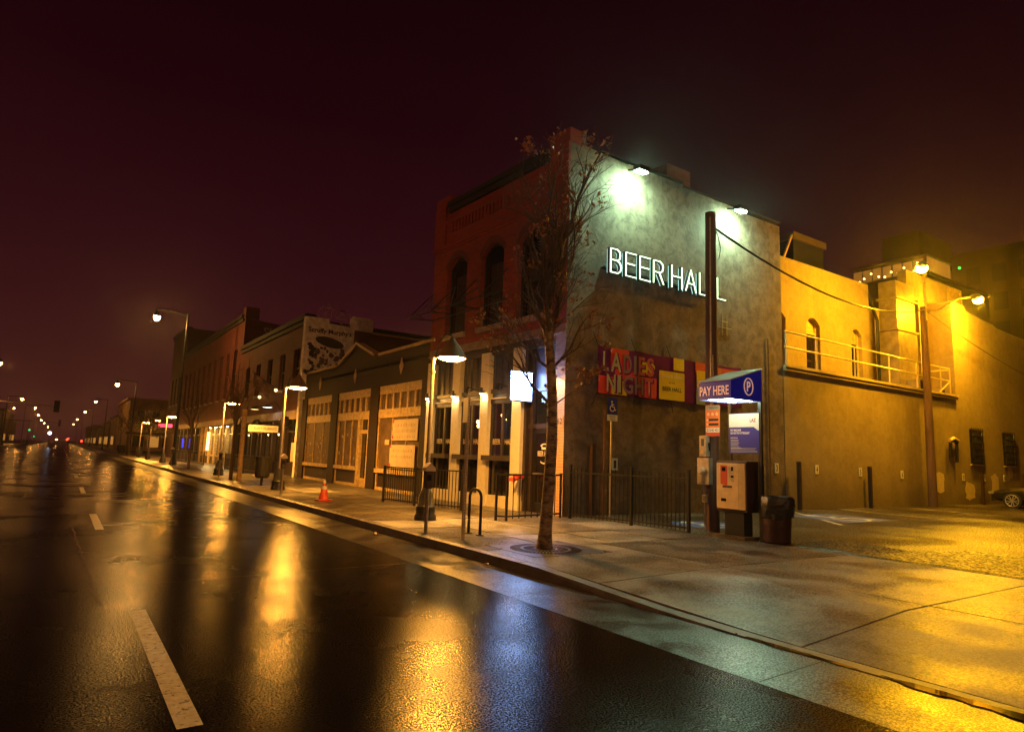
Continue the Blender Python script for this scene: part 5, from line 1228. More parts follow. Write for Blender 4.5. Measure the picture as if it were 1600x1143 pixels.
# traffic cone
o = thing('traffic_cone', 'orange traffic cone with white bands on the pavement', 'traffic cone', (6.37,18.7,.15))
q = MB(); q.box((6.18,18.51,.152),(6.56,18.89,.19)); q.build('base', M_REDP, o)
q = MB(); q.lathe([(.14,.19-.15),(.025,.75-.15)], (6.37,18.7,.15), 16); q.build('body', mat('cone_orange', (.75,.09,.03), .5), o, smooth=True)
for z in (.33, .50):
    r0 = .14-(z-.04)*.205; q = MB(); q.lathe([(r0+.003,z),(r0-.016,z+.09)], (6.37,18.7,.15), 16, False); q.build('band', M_WHITE, o)
# litter bin on a post
def post_bin(x, y, label):
    o = thing('litter_bin', label, 'litter bin', (x,y,.15), 'black post mounted litter bins')
    q = MB(); q.tube([(x,y,.15),(x,y,.45)], .05, 8); q.build('post', M_BLACK, o)
    q = MB(); q.lathe([(.20,.28),(.27,.36),(.28,1.02),(.30,1.06),(.30,1.10),(.22,1.10),(.22,.9)], (x,y,.15), 16, False); q.build('drum', M_BLACK, o)
post_bin(6.55, 26.5, 'black post mounted litter bin between the second bell lamp and the wooden post')
for i, (x, y, lb) in enumerate(((6.6,75,'black litter bin far down the pavement left of the tall lamp'),(6.6,97,'black litter bin farther down near the yellow building'),(6.7,104,'smallest black litter bin near the yellow building'))): post_bin(x, y, lb)
o = thing('wooden_post', 'plain wooden banner post between litter bin and third bell lamp', 'post', (6.45,29.9,.15))
q = MB(); q.tube([(6.45,29.9,.15),(6.45,29.9,3.2)], .10, 8); q.build('post', mat('pale_wood', (.32,.2,.1), .7, var=.3, vscale=6), o)
# utility pole
o = thing('utility_pole', 'tall dark wooden utility pole rising behind the pay station', 'utility pole', (11.48,9.18,.15))
q = MB(); q.tube([(11.48,9.18,.15),(11.485,9.19,7.15)], [.15,.115], 14); q.build('pole', M_WOODP, o, smooth=True)
q = MB(); q.tube([(11.35,9.10,2.4),(11.37,9.11,7.0)], .018, 6); q.build('conduit', M_GALV, o)
q = MB(); q.tube([(11.60,9.2,6.85),(11.75,9.2,6.7),(11.85,9.2,6.4),(11.78,9.2,6.15),(11.64,9.2,6.1),(11.60,9.2,6.3)], .01, 5); q.build('wire_loop', M_BLACK, o)
q = MB(); q.bar((11.36,9.05,2.35),(11.36,9.05,3.9),.012); q.build('ground_wire', M_GALV, o)
# equipment on the pole: faces the pavement
def pbox(name, label, x, y0, y1, z0, z1, d=.13, m=M_GREYBOX, cat='utility box'):
    o = thing(name, label, cat, (x, (y0+y1)/2, z0)); MB().box((x,y0,z0),(x+d,y1,z1)).build('cabinet', m, o, bevel=.008); return o
o = pbox('switch_box', 'small grey electrical switch box above the round meter on the wooden pole', 11.18, 9.10, 9.28, 1.73, 2.17)
MB().box((11.170,9.15,1.95),(11.178,9.22,2.10)).build('switch_panel', M_DARKW, o); q = MB(); q.bar((11.25,9.08,2.02),(11.27,9.07,1.86),.03); q.build('lever', M_BLACK, o)
q = MB(); q.tube([(11.165,9.19,1.83),(11.178,9.19,1.83)], .045, 10); q.build('dial', M_CREAM, o)
o = pbox('electric_meter', 'grey electric meter cabinet with a round glass dial on the wooden pole', 11.18, 9.03, 9.34, 1.15, 1.70)
q = MB(); q.tube([(11.178,9.20,1.44),(11.12,9.20,1.44),(11.09,9.20,1.44)], [.085,.08,.06], 18); q.build('meter_dial', mat('meter_glass', (.5,.42,.30), .1), o, smooth=True)
MB().box((11.172,9.10,1.22),(11.178,9.20,1.29)).build('label_plate', M_CREAM, o)
q = MB(); q.tube([(11.25,9.20,1.15),(11.25,9.20,.35),(11.27,9.15,.18),(11.3,8.95,.165),(11.3,8.7,.19),(11.3,8.52,.45),(11.3,8.5,.6)], .02, 8); q.build('conduit', M_GALV, o)
o = pbox('outlet_box', 'tiny yellowish outlet box under the electric meter', 11.22, 9.15, 9.25, .78, .94, d=.07, m=M_CREAM)
MB().box((11.212,9.17,.81),(11.218,9.23,.91)).build('cover', M_GREYBOX, o)
X = 11.26
o = thing('zone_sign', 'orange and white zone payment sign on the wooden pole under the canopy', 'sign', (X, 9.0, 2.22))
A, B, Z0, Z1 = 9.17, 8.81, 2.23, 2.81
def zb(a, b, z0, z1, d0, d1): return MB().box((X-d1, b, z0), (X-d0, a, z1))
zb(A, B, Z0, Z1, -.012, 0).build('panel', M_ORANGE, o); zb(A-.01, B+.01, Z1-.10, Z1-.01, .001, .003).build('top_band', M_GRNB, o); zb(A-.01, B+.01, Z0+.01, Z0+.10, .001, .003).build('zone_band', M_WHITE, o)
zb(A, B, Z0-.07, Z0-.004, -.012, .001).build('lower_strip', M_REDP, o)
text('MOBILE PAY', 'sign_lettering', M_INK, (X-.0045,A-.10,Z1-.075), -UY, UZ, .035, o, ext=0, width=.22)
text('ZONE 423', 'sign_lettering', M_INK, (X-.0045,A-.03,Z0+.03), -UY, UZ, .05, o, ext=0, width=.30, bold=.01)
pio = mat('pale_orange', (.85,.45,.25), .5)
for i in range(3): q = MB(); y = A-.07-i*.11; q.tube([(X-.003,y,Z1-.19),(X,y,Z1-.19)], .034, 12); q.build('round_icon', pio, o)
for z in (Z0+.15, Z0+.245):
    zb(A-.08, B+.03, z, z+.05, .001, .003).build('black_bar', M_INK, o); q = MB(); q.tube([(X-.005,A-.05,z+.025),(X,A-.05,z+.025)], .028, 12); q.build('round_icon', pio, o)

# ---------------- pay station
ps = thing('pay_station', 'blue PAY HERE parking pay station with lit canopy and beige machine', 'pay station', (11.0,8.3,.15))
CX0, CX1, CY0, CY1 = 10.42, 11.39, 7.89, 8.66; ZL, ZH, ZU = 3.17, 3.47, 2.83
MB().add([(CX0,CY0,ZU),(CX0,CY1,ZU),(CX0,CY1,ZL),(CX0,CY0,ZL), (CX0+.02,CY0+.02,ZU),(CX0+.02,CY1-.02,ZU),(CX0+.02,CY1-.02,ZL),(CX0+.02,CY0+.02,ZL)], [(0,1,2,3),(7,6,5,4),(0,4,5,1),(3,2,6,7)]).build('front_fascia', M_BLUEF, ps)
for y0_, y1_ in ((CY0, CY0+.02), (CY1-.02, CY1)):
    q = MB(); q.prism([(CX0+.021,ZU),(CX1,ZU),(CX1,ZH),(CX0+.021,ZL+.006)], (0,y0_,0), UX, UZ, (0,y1_-y0_,0)); q.build('side_fascia', M_BLUEF, ps)
MB().box((CX1-.02,CY0+.02,ZU),(CX1-.0,CY1-.02,ZH)).build('rear_fascia', M_BLUE, ps)
q = MB(); q.prism([(CX0-.02,ZL+.01),(CX1+.01,ZH+.012),(CX1+.01,ZH+.032),(CX0-.02,ZL+.03)], (0,CY0-.02,0), UX, UZ, (0,CY1-CY0+.04,0)); q.build('canopy_roof', mat('canopy_roof_metal', (.42,.44,.44), .3), ps)
MB().box((CX0+.03,CY0+.03,ZU+.05),(CX1-.03,CY1-.03,ZU+.06)).build('canopy_ceiling', M_WHITE, ps)
for y in (CY0+.2, CY1-.2): q = MB(); q.box((CX0+.08,y-.03,ZU+.005),(CX1-.08,y+.03,ZU+.045)); q.build('tube_lamp', L_PAY, ps)
text('PAY HERE', 'fascia_lettering', M_BACKL, (CX0-.004,CY1-.035,ZU+.085), -UY, UZ, .175, ps, ext=.0, width=.69, bold=.022)
q = MB(); cxp, czp = 10.96, ZU+.27
q.tube([(cxp+.135*math.cos(R(i*15)),CY0-.006,czp+.165*math.sin(R(i*15))) for i in range(25)], .012, 6, False); q.build('round_emblem', M_BACKL, ps)
text('P', 'emblem_letter', M_BACKL, (cxp-.055,CY0-.006,czp-.09), UX, UZ, .19, ps, ext=0, width=.12, bold=.03)
for y in (CY0+.03, CY1-.03):
    q = MB(); q.box((CX1-.05,y-.035,.15),(CX1+.0,y+.035,ZU-.002)); q.build('post', M_BLACK, ps)
MB().box((11.20,7.79,.15),(11.27,7.86,1.60)).build('post_guard', M_BLACK, ps)
# notice board on the two rear posts, facing the pavement
ba, bb, bz0, bz1, bx = 8.63, 7.92, 1.81, 2.62, CX1-.062
def bbx(a, b, z0, z1, d0, d1): return MB().box((bx-d1, b, z0), (bx-d0, a, z1))
bbx(ba, bb, bz0, bz1, -.01, 0).build('board', M_BLUE, ps)
q = MB(); q.prism([(0,.53),(.58,.53),(.68,.46),(.70,.46),(.70,.80),(0,.80)], (bx-.001,ba-.005,bz0), -UY, UZ, (-.003,0,0)); q.build('white_header', M_WHITE, ps)
text('LAZ', 'board_lettering', mat('maroon_print', (.35,.02,.04), .5), (bx-.006,ba-.50,2.44), -UY, UZ, .07, ps, ext=0, width=.14, bold=.03)
text('PAY MACHINE', 'board_lettering', M_WHITEL, (bx-.003,ba-.04,2.26), -UY, UZ, .042, ps, ext=0, width=.25, bold=.02)
text('DO NOT PAY ATTENDANT', 'board_lettering', M_WHITEL, (bx-.003,ba-.04,2.20), -UY, UZ, .042, ps, ext=0, width=.45, bold=.02)
text('INSTRUCTIONS', 'board_lettering', M_WHITEL, (bx-.003,ba-.04,2.11), -UY, UZ, .026, ps, ext=0, width=.17, bold=.01)
q = MB(); random.seed(4)
for i in range(7): q.box((bx-.003,ba-.04-random.uniform(.17,.26),2.075-i*.026),(bx-.001,ba-.04,2.083-i*.026))
for i in range(4): q.box((bx-.003,ba-.04-random.uniform(.55,.64),1.84+i*.024),(bx-.001,ba-.04,1.847+i*.024))
q.build('small_print', mat('small_print_white', (.5,.5,.55), .5), ps, kind='stuff')
# machine, cream front facing the pavement
ma, mb_, mz0, mz1, mx = 8.68, 8.03, .72, 1.61, 11.0
def mbx(a, b, z0, z1, d0, d1): return MB().box((mx-d1, mb_+b, z0), (mx-d0, mb_+a, z1))
MB().box((mx+.03,mb_-.03,mz0-.05),(mx+.40,ma+.03,mz1+.05)).build('machine_housing', mat('dark_maroon_housing', (.035,.015,.018), .45), ps, bevel=.01)
MB().box((mx-.02,mb_+.13,mz0),(mx+.029,ma,mz1)).build('front_door', M_BEIGE, ps, bevel=.008)
q = MB(); q.prism([(-.02,.128),(.0,.0),(.029,.0),(.029,.128)], (mx,mb_,mz0), UX, UY, (0,0,mz1-mz0)); q.build('door_side', M_BEIGE, ps)
MB().box((mx+.005,mb_-.012,mz0+.03),(mx+.028,mb_-.001,mz1-.14)).build('door_edge', mat('tan_door_edge', (.30,.20,.11), .5), ps)
L = ma-mb_
q = MB(); q.prism([(.10,.48),(.26,.44),(.27,.84),(.10,.85)], (mx-.021,ma,mz0), -UY, UZ, (-.004,0,0)); q.build('red_panel', mat('red_machine_panel', (.45,.05,.02), .5), ps)
mbx(L-.14, L-.22, mz0+.73, mz0+.81, .026, .032).build('screen', M_DGLASS, ps)
q = MB(); q.prism([(.29,.83),(.42,.83),(.42,.52),(.36,.54),(.31,.62),(.29,.70)], (mx-.021,ma,mz0), -UY, UZ, (-.003,0,0)); q.build('card_panel', M_GREYBOX, ps)
mbx(L-.36, L-.40, mz0+.74, mz0+.82, .025, .030).build('coin_slot', M_DGLASS, ps); mbx(L-.35, L-.41, mz0+.61, mz0+.65, .025, .030).build('card_slot', M_DGLASS, ps)
mbx(L-.15, L-.37, mz0+.41, mz0+.45, .021, .024).build('label_strip', M_INK, ps)
mbx(L-.11, L-.23, mz0+.14, mz0+.20, .021, .026).build('ticket_slot', M_DGLASS, ps)
q = MB(); q.tube([(mx-.032,ma-.32,mz0+.78),(mx-.024,ma-.32,mz0+.78)], .022, 10); q.build('button', M_GALV, ps)
MB().box((mx+.10,mb_+.10,.21),(mx+.36,ma-.10,mz0-.052)).build('pedestal', M_BLACK, ps)
MB().box((mx-.05,mb_-.02,.152),(mx+.50,ma+.1,.21)).build('concrete_pad', M_CONC2, ps)
# trash can with bag
o = thing('trash_barrel', 'maroon trash barrel lined with a black bag beside the pay station', 'trash can', (11.34,7.58,.15))
q = MB(); q.lathe([(.20,0),(.245,.03),(.255,.30),(.262,.32),(.262,.34),(.268,.60)], (11.34,7.58,.15), 24); q.build('barrel', M_BARREL, o, smooth=True)
random.seed(9); vs = []; n_ = 30
prof_ = [(.20,.62),(.27,.83),(.292,.86),(.315,.82),(.322,.70),(.31,.58),(.30,.50)]
for pi, (r_, z) in enumerate(prof_):
    for j in range(n_):
        t = 2*math.pi*j/n_; wob = (.018*math.sin(j*2.3+pi)+random.uniform(-.01,.01))*(1 if pi > 2 else .4)
        zz = z + (random.uniform(-.06,.03) if pi == 6 else random.uniform(-.008,.008)); vs.append((11.34+(r_+wob)*math.cos(t), 7.58+(r_+wob)*math.sin(t), .15+zz))
fs = [(i*n_+j, i*n_+(j+1)%n_, (i+1)*n_+(j+1)%n_, (i+1)*n_+j) for i in range(len(prof_)-1) for j in range(n_)]
MB().add(vs, fs).build('bin_bag', M_BAG, o, smooth=True)
q = MB(); q.lathe([(.001,.62),(.25,.60)], (11.34,7.58,.15), 20, False); q.build('rubbish', M_BLACKM, o)
# black post between machine and bin is the guard; lot lamp pole
o = thing('lot_lamp_pole', 'wooden lamp pole against the tan wall carrying two glowing sodium lamps', 'lamp pole', (29.85,12.75,.15))
PX, PY = 29.72, 12.70
q = MB(); q.tube([(PX,PY,.15),(PX,PY,8.5)], [.17,.13], 12); q.build('pole', M_WOODP, o, smooth=True)
q = MB(); q.tube([(PX,PY-.1,7.9),(PX,PY-.1,10.05)], .06, 8); q.build('mast', M_CREAM, o)
def cobra(root, pts, d):
    q = MB(); q.tube(pts, .045, 8); q.build('arm', M_CREAM, root)
    e_ = Vector(pts[-1]); d = Vector(d).normalized()
    s_ = d.cross(UZ).normalized()
    q = MB(); q.tube([e_-d*.05, e_+d*.1, e_+d*.35, e_+d*.60, e_+d*.72], [.05,.12,.17,.14,.05], 10); h = q.build('lamp_head', M_GALV, root, smooth=True)
    q = MB(); c = e_+d*.42+Vector((0,0,-.10)); q.sphere(c, .19, 12, .85); q.build('lamp_glass', L_LOT, h, smooth=True)
dcam = Vector((-.80,-.60,0))
cobra(o, [(PX,PY-.1,9.9),(PX-1.6,PY-.85,9.7),(PX-4.3,PY-1.75,8.95)], dcam)
cobra(o, [(PX,PY,8.3),(PX+1.0,PY-.25,8.5),(PX+2.0,PY-.55,9.1),(PX+2.7,PY-.8,9.25)], (.95,-.3,0))
# cables
def cable(name, label, a, b, sag, r_=.018):
    a, b = Vector(a), Vector(b); pts = []
    for i in range(25):
        t = i/24; p = a.lerp(b, t); p.z -= sag*4*t*(1-t); pts.append(p)
    q = MB(); q.tube(pts, r_, 5); return tag(q.build(name, M_BLACK), label, 'cable')
cable('overhead_cable', 'twisted cable sagging from the utility pole to the lot lamp pole', (11.6,9.2,6.85), (29.6,12.6,8.35), .75, .028)
cable('overhead_cable', 'thin wire dropping from the lot lamp pole to the right edge', (29.8,12.6,8.3), (46,12.7,6.2), .3, .014)

# ============================================================ FENCES
def picket_fence(name, label, pts, h, z0=.15, sp=.105, pr=.009, group=None, postr=.03, cap=.06, rails=(.10, -.12), skip_end=False):
    o = thing(name, label, 'fence', (*pts[0], z0), group)
    for i, (a, b) in enumerate(zip(pts, pts[1:])):
        A, B = Vector((*a, z0)), Vector((*b, z0)); L = (B-A).length; d = (B-A)/L
        for rz in rails:
            z = rz if rz > 0 else h+rz
            q = MB(); q.bar(A+UZ*z, B+UZ*z, .035); q.build('rail', M_BLACK, o)
        n_ = max(1, int(L/sp)); pk = None
        for k_ in range(1, n_):
            p = A+d*(L*k_/n_)
            if pk is None:
                q = MB(); q.bar((0,0,.04),(0,0,h),pr*2); pk = q.build('picket', M_BLACK, o); l0 = pk.location.copy() + Vector((*pts[0], z0)); pk.location = p - Vector((*pts[0], z0)) + l0
                # pk mesh was shifted by the parent's origin; undo by adding it back
            else: share(pk, p - Vector((*pts[0], z0)) + l0, o)
    for p in pts:
        q = MB(); q.box((p[0]-postr,p[1]-postr,z0),(p[0]+postr,p[1]+postr,z0+h+cap)); q.box((p[0]-postr-.006,p[1]-postr-.006,z0+h+cap),(p[0]+postr+.006,p[1]+postr+.006,z0+h+cap+.02)); q.build('post', M_BLACK, o)
    return o
picket_fence('lot_fence', 'black iron picket fence between the pavement and the parking lot', [(10.42,12.6),(10.77,10.86),(10.95,9.37)], 1.22, sp=.107)
picket_fence('patio_fence', 'black patio railing left of the bar reaching in front of the vacant shop', [(7.95,18.15),(8.20,16.6),(8.76,15.0)], 1.03, sp=.11, cap=.0, rails=(.10,-.02), group='patio railings')
picket_fence('patio_fence', 'short black patio railing beside the bar entrance behind the tree', [(8.30,12.65),(8.45,12.45),(10.28,12.80)], 1.05, sp=.20, cap=.0, rails=(.10,-.02), group='patio railings', postr=.022)
picket_fence('patio_fence', 'far black patio railing in front of the pub', [(8.6,34.6),(8.6,39.0),(8.6,44.0)], 1.0, sp=.16, cap=.0, rails=(.10,-.02), group='patio railings')
picket_fence('patio_fence', 'farther black patio railing in front of the ochre shop', [(8.7,52),(8.7,60),(8.7,66)], 1.0, sp=.3, cap=.0, rails=(.10,-.02), group='patio railings')
# fire department connection
o = thing('fire_connection', 'red capped fire hose connection on a stub pipe by the white pilaster', 'fire connection', tuple(F(1.55,1.0,.3)))
q = MB(); c = F(1.62,1.05,.20); q.tube([F(1.62,1.05,.0), c], .05, 10); q.tube([c, F(1.62,1.05,.28)], [.09,.085], 12); q.build('flange', M_REDP, o); 
for s_ in (-.08, .09): q = MB(); q.tube([F(1.62+s_*.5,1.03,.22), F(1.62+s_,.98,.42)], [.05,.055], 10); q.build('cap', mat('orange_red_cap', (.75,.12,.06), .4), o)

# ============================================================ TREE
random.seed(12)
tr = thing('street_tree', 'bare street tree with pale mottled trunk and a few brown leaves by the bar', 'tree', (6.59,8.55,.15))
tk = MB(); base = Vector((6.59,8.55,.15))
tp = [base+Vector((0,0,z)) + Vector((.05*math.sin(z*1.1), .04*math.sin(z*1.7+1), 0)) for z in (0,.08,.25,.6,1.1,1.7,2.3,2.9,3.4,3.9)]
tk.tube(tp, [.15,.125,.108,.10,.097,.092,.086,.080,.075,.068], 12); tk.build('trunk', M_BARK, tr, smooth=True)
brs = MB(); LEAFP = []
def branch(p, d, r_, L, depth):
    n_ = max(3, int(L/.10)); pts = [p.copy()]; rs_ = [r_]; q = p.copy(); dd = d.normalized()
    for i in range(n_):
        t = (i+1)/n_
        dd = (dd + Vector((random.gauss(0,.12), random.gauss(0,.12), random.gauss(.06,.08)))).normalized()
        q = q + dd*(L/n_); pts.append(q.copy()); rs_.append(max(.0036, r_*(1-.8*t)))
        if depth < 3 and i > 0 and random.random() < (.66, .55, .40)[depth]:
            sp = random.uniform(.45, .95)
            side = (Matrix.Rotation(random.uniform(0, 6.28), 3, dd) @ dd.orthogonal().normalized())
            nd = (dd*math.cos(sp)+side*math.sin(sp)); nd.z += .10
            branch(q, nd, max(.0042, rs_[-1]*.62), min(.95, L*(1-t)*.62+.20), depth+1)
    brs.tube(pts, rs_, 6 if depth < 2 else 4, False)
    if depth >= 1 and random.random() < .10:
        LEAFP.append(pts[-1])
top = tp[-1]
for (dx, dy, dz, r_, L, zi) in ((.02,.0,1,.058,3.0,9),(-.22,.12,1,.042,2.6,9),(.26,-.16,1,.042,2.7,9),(-.12,-.30,1,.034,2.2,8),(.42,-.32,.9,.034,1.7,8),(-.62,.42,.75,.034,1.55,8),(.10,.4,1,.034,2.2,8),(-.85,.55,.62,.030,1.5,6),(.62,-.40,.80,.028,1.2,7),(-.9,.6,.35,.024,1.35,7),(.55,-.35,.30,.016,.55,6)):
    branch(tp[zi], Vector((dx,dy,dz)), r_, L, 0)
brs.build('crown', M_TWIG, tr, smooth=True)
# leaves: clusters, each a small folded leaf
def leaves(pts, spread, size, lo, hi):
    lf = MB()
    for p in pts:
        for k_ in range(random.randint(lo, hi)):
            c = p + Vector((random.gauss(0,spread), random.gauss(0,spread), random.gauss(-.03,spread)))
            a = Vector((random.gauss(0,1), random.gauss(0,1), random.gauss(-.6,.8))).normalized(); b = a.orthogonal().normalized(); b = Matrix.Rotation(random.uniform(0,6.28), 3, a) @ b; nn = a.cross(b)
            s_ = size*random.uniform(.6,1.25)
            lf.add([c-a*s_, c+b*s_*.55-a*s_*.2+nn*s_*.2, c+a*s_, c-b*s_*.55-a*s_*.1+nn*s_*.2, c+a*s_*.1], [(0,1,4),(1,2,4),(2,3,4),(3,0,4)])
    return lf
for t_, z, n_ in ((.45,3.0,3),(.58,3.05,3),(.72,3.12,3),(.30,3.3,2),(-.05,3.5,2),(.10,3.75,2),(-.22,3.6,2),(.82,3.2,1),(-.45,6.9,3),(-.52,7.1,2),(.50,5.55,3),(.46,5.4,2),(.10,5.0,1),(.72,4.1,2),(.6,3.9,1),(-.25,6.2,1),(.8,3.6,2),(.42,2.85,2),(.95,3.95,2)):
    for k_ in range(n_): LEAFP.append(base+Vector((.82*t_, -.57*t_, z-.15))+Vector((random.gauss(0,.06), random.gauss(0,.06), random.gauss(0,.06))))
leaves(LEAFP, .06, .05, 5, 12).build('leaves', M_LEAF, tr, kind='stuff')
q = MB()
for z, s_ in ((2.05,.5),(2.25,.6),(2.6,.5),(1.9,.4)):
    a = random.uniform(0, 6.28); q.tube([base+Vector((0,0,z)), base+Vector((.11*math.cos(a),.11*math.sin(a),z+.04))], [.05,.03], 6)
q.build('knot', M_TWIG, tr)
# tree grate
tg = thing('tree_grate', 'square cast iron tree grate with radial slots round the trunk', 'tree grate', (6.59,8.55,.155))
gz = .1535
struct(MB().box((5.86,7.86,.152),(7.40,9.24,.1525)).build('tree_pit', M_SOIL))
q = MB(); sq = [(5.86,7.86),(7.40,7.86),(7.40,9.24),(5.86,9.24)]
inn = [(6.59+.60*math.cos(R(a)), 8.55+.60*math.sin(R(a))) for a in range(225,585,15)]
# outer plate ring from square to circle
out = []
for (x, y) in inn:
    dx, dy = x-6.63, y-8.55; k_ = min(.75/max(1e-6,abs(dx)), .67/max(1e-6,abs(dy))); out.append((6.63+dx*k_, 8.55+dy*k_))
n_ = len(inn)
q.add([(x,y,gz) for x, y in inn]+[(x,y,gz) for x, y in out], [(i,(i+1)%n_,n_+(i+1)%n_,n_+i) for i in range(n_)])
q.build('outer_plate', mat('grate_plate', (.05,.04,.045), .35, var=.3, vscale=9), tg)
q = MB(); q.lathe([(.36,.0),(.41,.004)], (6.59,8.55,gz), 40, False); q.lathe([(.16,.0),(.19,.004)], (6.59,8.55,gz), 30, False); q.lathe([(.575,.0),(.60,.004)], (6.59,8.55,gz), 40, False); q.build('ring', M_GRATE, tg)
sl_ = None
for ring_, r0, r1, cnt in ((0,.19,.36,36),(1,.41,.575,60)):
    sl_ = None
    for i in range(cnt):
        if sl_ is None:
            q = MB(); q.box((r0,-.009,0),(r1,.009,.004)); 
            me_o = q.build('grate_bar', M_GRATE, None); me_o.parent = tg; sl_ = me_o; me_o.location = (0,0,gz-.155)
        else:
            c = sl_.copy(); COL.objects.link(c); c.rotation_euler = (0,0,2*math.pi*i/cnt)
# far street trees
def far_tree(x, y, h, seed, label, leaves_=0, r0=.06):
    global brs, LEAFP
    random.seed(seed); t = thing('street_tree', label, 'tree', (x,y,.15), 'thin street trees along the kerb')
    b = Vector((x,y,.15)); q = MB(); q.tube([b, b+UZ*h*.4, b+UZ*h*.55], [r0*1.3,r0,r0*.8], 8); q.build('trunk', M_TWIG, t)
    brs = MB(); LEAFP = []
    for k_ in range(6): a = k_*1.05+random.random(); branch(b+UZ*h*(.38+.03*k_), Vector((.55*math.cos(a),.55*math.sin(a),1)), r0*.6, h*.45, 2)
    brs.build('crown', M_TWIG, t)
    if leaves_: leaves([b+Vector((random.gauss(0,.9),random.gauss(0,.9),h*.62+random.gauss(0,.55))) for _ in range(leaves_)], .2, .10, 3, 6).build('leaves', M_GLEAF, t, kind='stuff')
far_tree(6.3, 30.8, 5.5, 31, 'thin bare street tree near the wooden post')
far_tree(6.4, 43.0, 5.5, 33, 'thin bare street tree between third lamp and tall lamp')
far_tree(6.5, 66.5, 5.2, 35, 'leafy small street tree lit by a lamp left of the tall pole', 120)
far_tree(6.5, 86.0, 6.0, 37, 'bare street tree in front of the yellow corner building', 20)
far_tree(6.5, 100.0, 6.5, 39, 'second bare street tree before the yellow corner building', 20)

# ============================================================ CAR
car = thing('parked_car', 'dark sedan parked at the right edge with its nose to the tan wall', 'car', (0,0,0))
cx0, cyf, wd = 0, 0, 1.75      # nose x, near side y, width
prof = [(0,.42,.62,.70),(.10,.30,.70,.84),(.45,.24,.80,.94),(1.0,.22,.90,.99),(1.5,.20,.98,1.0),(2.0,.20,1.02,1.0),(3.3,.20,1.04,1.0),(4.0,.22,1.02,.98),(4.45,.30,.98,.92),(4.6,.45,.85,.80)]
vs = []; fs = []; n_ = 12
for x, zb_, zt_, wf_ in prof:
    hw = wd/2*wf_
    for j in range(n_):
        t = 2*math.pi*(j+.5)/n_; c_, s_ = math.cos(t), math.sin(t); ce = math.copysign(abs(c_)**.45, c_); se = math.copysign(abs(s_)**.6, s_)
        vs.append((cx0+x, cyf+wd/2-hw*ce, (zb_+zt_)/2+.15-.0+(zt_-zb_)/2*se))
for i in range(len(prof)-1):
    for j in range(n_): fs.append((i*n_+j, i*n_+(j+1)%n_, (i+1)*n_+(j+1)%n_, (i+1)*n_+j))
fs += [tuple(range(n_)), tuple((len(prof)-1)*n_+j for j in range(n_))]
MB().add(vs, fs).build('body', M_CARP, car, smooth=True)
cab = [(1.35,.98,1.0,.90),(2.0,.98,1.42,.80),(2.8,1.0,1.50,.78),(3.4,1.0,1.42,.78),(4.1,.98,1.03,.86)]
vs = []; fs = []
for x, zb_, zt_, wf_ in cab:
    hb_, ht = wd/2*.93, wd/2*wf_*.88; yc = cyf+wd/2
    vs += [(cx0+x,yc-hb_,zb_+.15),(cx0+x,yc-ht,zt_+.15),(cx0+x,yc+ht,zt_+.15),(cx0+x,yc+hb_,zb_+.15)]
for i in range(len(cab)-1):
    a = i*4; fs += [(a,a+1,a+5,a+4),(a+1,a+2,a+6,a+5),(a+2,a+3,a+7,a+6)]
cb_ = MB().add(vs, fs).build('cabin_glass', M_CARG, car)
q = MB(); yc = cyf+wd/2; q.box((cx0+2.0,yc-.6,1.565),(cx0+3.4,yc+.6,1.66)); q.build('roof', M_CARP, car, bevel=.04)
for x in (.88, 3.75):
    for yy, sgn in ((cyf+.08,-1),(cyf+wd-.08,1)):
        c = Vector((cx0+x, yy, .15+.33))
        q = MB(); q.tube([c-UY*.10, c+UY*.10], .33, 24); wl = q.build('wheel', M_TYRE, car, smooth=True)
        q = MB(); q.tube([c+UY*sgn*.105+Vector((.235*math.cos(R(i*15)),0,.235*math.sin(R(i*15)))) for i in range(25)], .018, 6, False)
        for i in range(10): a = R(i*36+8*(i%2)); q.bar(c+UY*sgn*.108, c+UY*sgn*.11+Vector((.23*math.cos(a),0,.23*math.sin(a))), .028)
        q.tube([c+UY*sgn*.10, c+UY*sgn*.125], .045, 10); q.build('rim', M_ALLOY, wl)
        q = MB(); q.tube([c-UY*.11*sgn+Vector((0,0,.02)), c+UY*sgn*.05+Vector((0,0,.02))], .385, 20); q.build('wheel_arch', M_BLACKM, car) if False else None
for yy in (cyf+.22, cyf+wd-.22):
    q = MB(); q.obox((cx0+.10,yy,.76), (.10,0,.02), (0,.14,0), (0,0,.06)); q.build('headlight', M_HEADL, car, bevel=.02)
q = MB(); q.box((cx0-.01,cyf+.4,.42),(cx0+.03,cyf+wd-.4,.60)); q.build('grille', M_BLACKM, car)
car.location = (33.0, 11.95, .0); car.rotation_euler = (0, 0, R(-90))

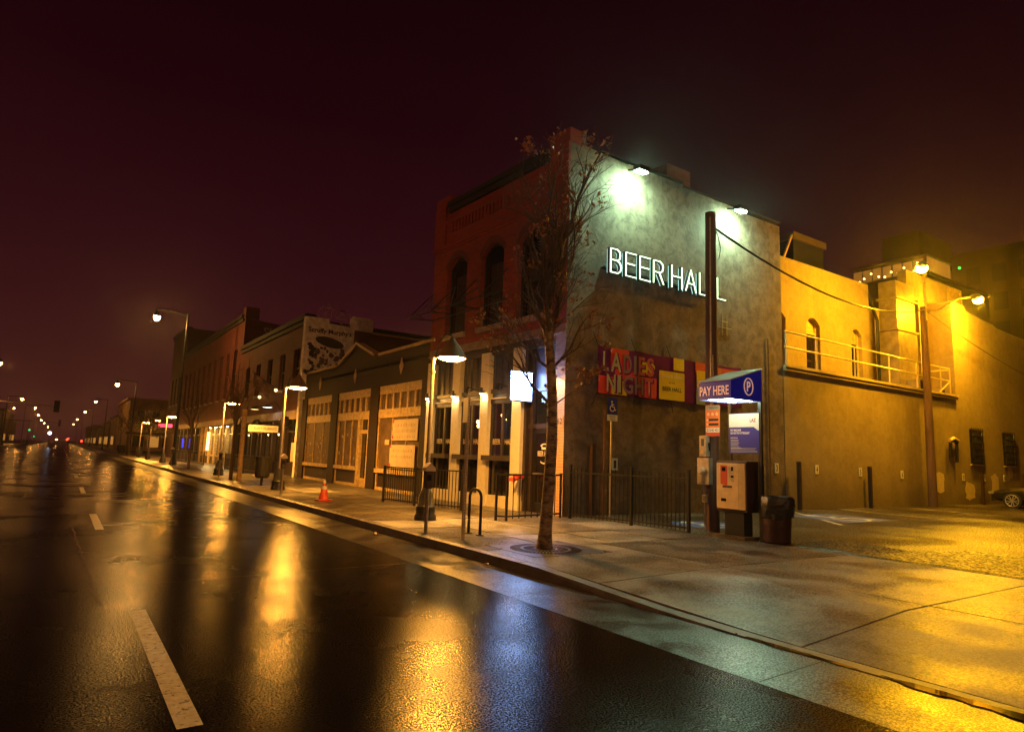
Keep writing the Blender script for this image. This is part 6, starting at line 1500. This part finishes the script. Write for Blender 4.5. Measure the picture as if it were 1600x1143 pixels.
# ============================================================ small litter: paper scraps by the gutter, leaves on the pavement
random.seed(44)
for i, (x, y, lb) in enumerate(((5.15,12.0,'crumpled pale paper lying in the gutter below the meter'),(5.2,16.9,'small scrap of paper in the gutter near the cone'),(5.25,8.2,'tiny white scrap in the gutter by the tree'))):
    q = MB(); q.sphere((x,y,.05), .05 if i == 0 else .028, 6, .6); o = q.build('litter', M_PAPER)
    for v in o.data.vertices: v.co += Vector((random.uniform(-.02,.02), random.uniform(-.03,.03), random.uniform(-.01,.01)))
    tag(o, lb, 'litter')
pts = [Vector((random.uniform(5.7,11), random.uniform(1.5,14), 0)) for _ in range(26)]+[Vector((6.59+random.gauss(0,.55), 8.5+random.gauss(0,.6), 0)) for _ in range(30)]+[Vector((random.uniform(4.9,5.33), random.uniform(5,24), 0)) for _ in range(60)]+[Vector((random.uniform(11.3,34), random.uniform(5,12.8), 0)) for _ in range(160)]
lf = MB()
for p in pts:
    a = random.uniform(0,6.28); s_ = random.uniform(.012,.028); z = (swz(p.x,p.y)+.006 if 5.5 < p.x < 11.2 else (.03 if p.x < 5.5 else .175))
    u_, v_ = Vector((math.cos(a),math.sin(a),0))*s_, Vector((-math.sin(a),math.cos(a),0))*s_*.6; c = Vector((p.x,p.y,z))
    lf.add([c-u_, c+v_+UZ*.008, c+u_, c-v_+UZ*.004], [(0,1,2,3)])
lf.build('fallen_leaves', M_LEAF, None, kind='stuff')

# ============================================================ wet night air
hz = MB().box((-60,-40,-1.2),(140,620,34)).build('haze', mat('haze_placeholder', (1,1,1)), None, kind='stuff')
hm = bpy.data.materials.new('night_haze'); hm.use_nodes = True; t = hm.node_tree; t.nodes.clear()
o_ = N(t, 'ShaderNodeOutputMaterial'); pv = N(t, 'ShaderNodeVolumePrincipled'); pv.inputs['Color'].default_value = (.95,.93,.92,1); pv.inputs['Density'].default_value = HAZE; pv.inputs['Anisotropy'].default_value = .86
t.links.new(pv.outputs[0], o_.inputs['Volume']); hz.data.materials.clear(); hz.data.materials.append(hm)
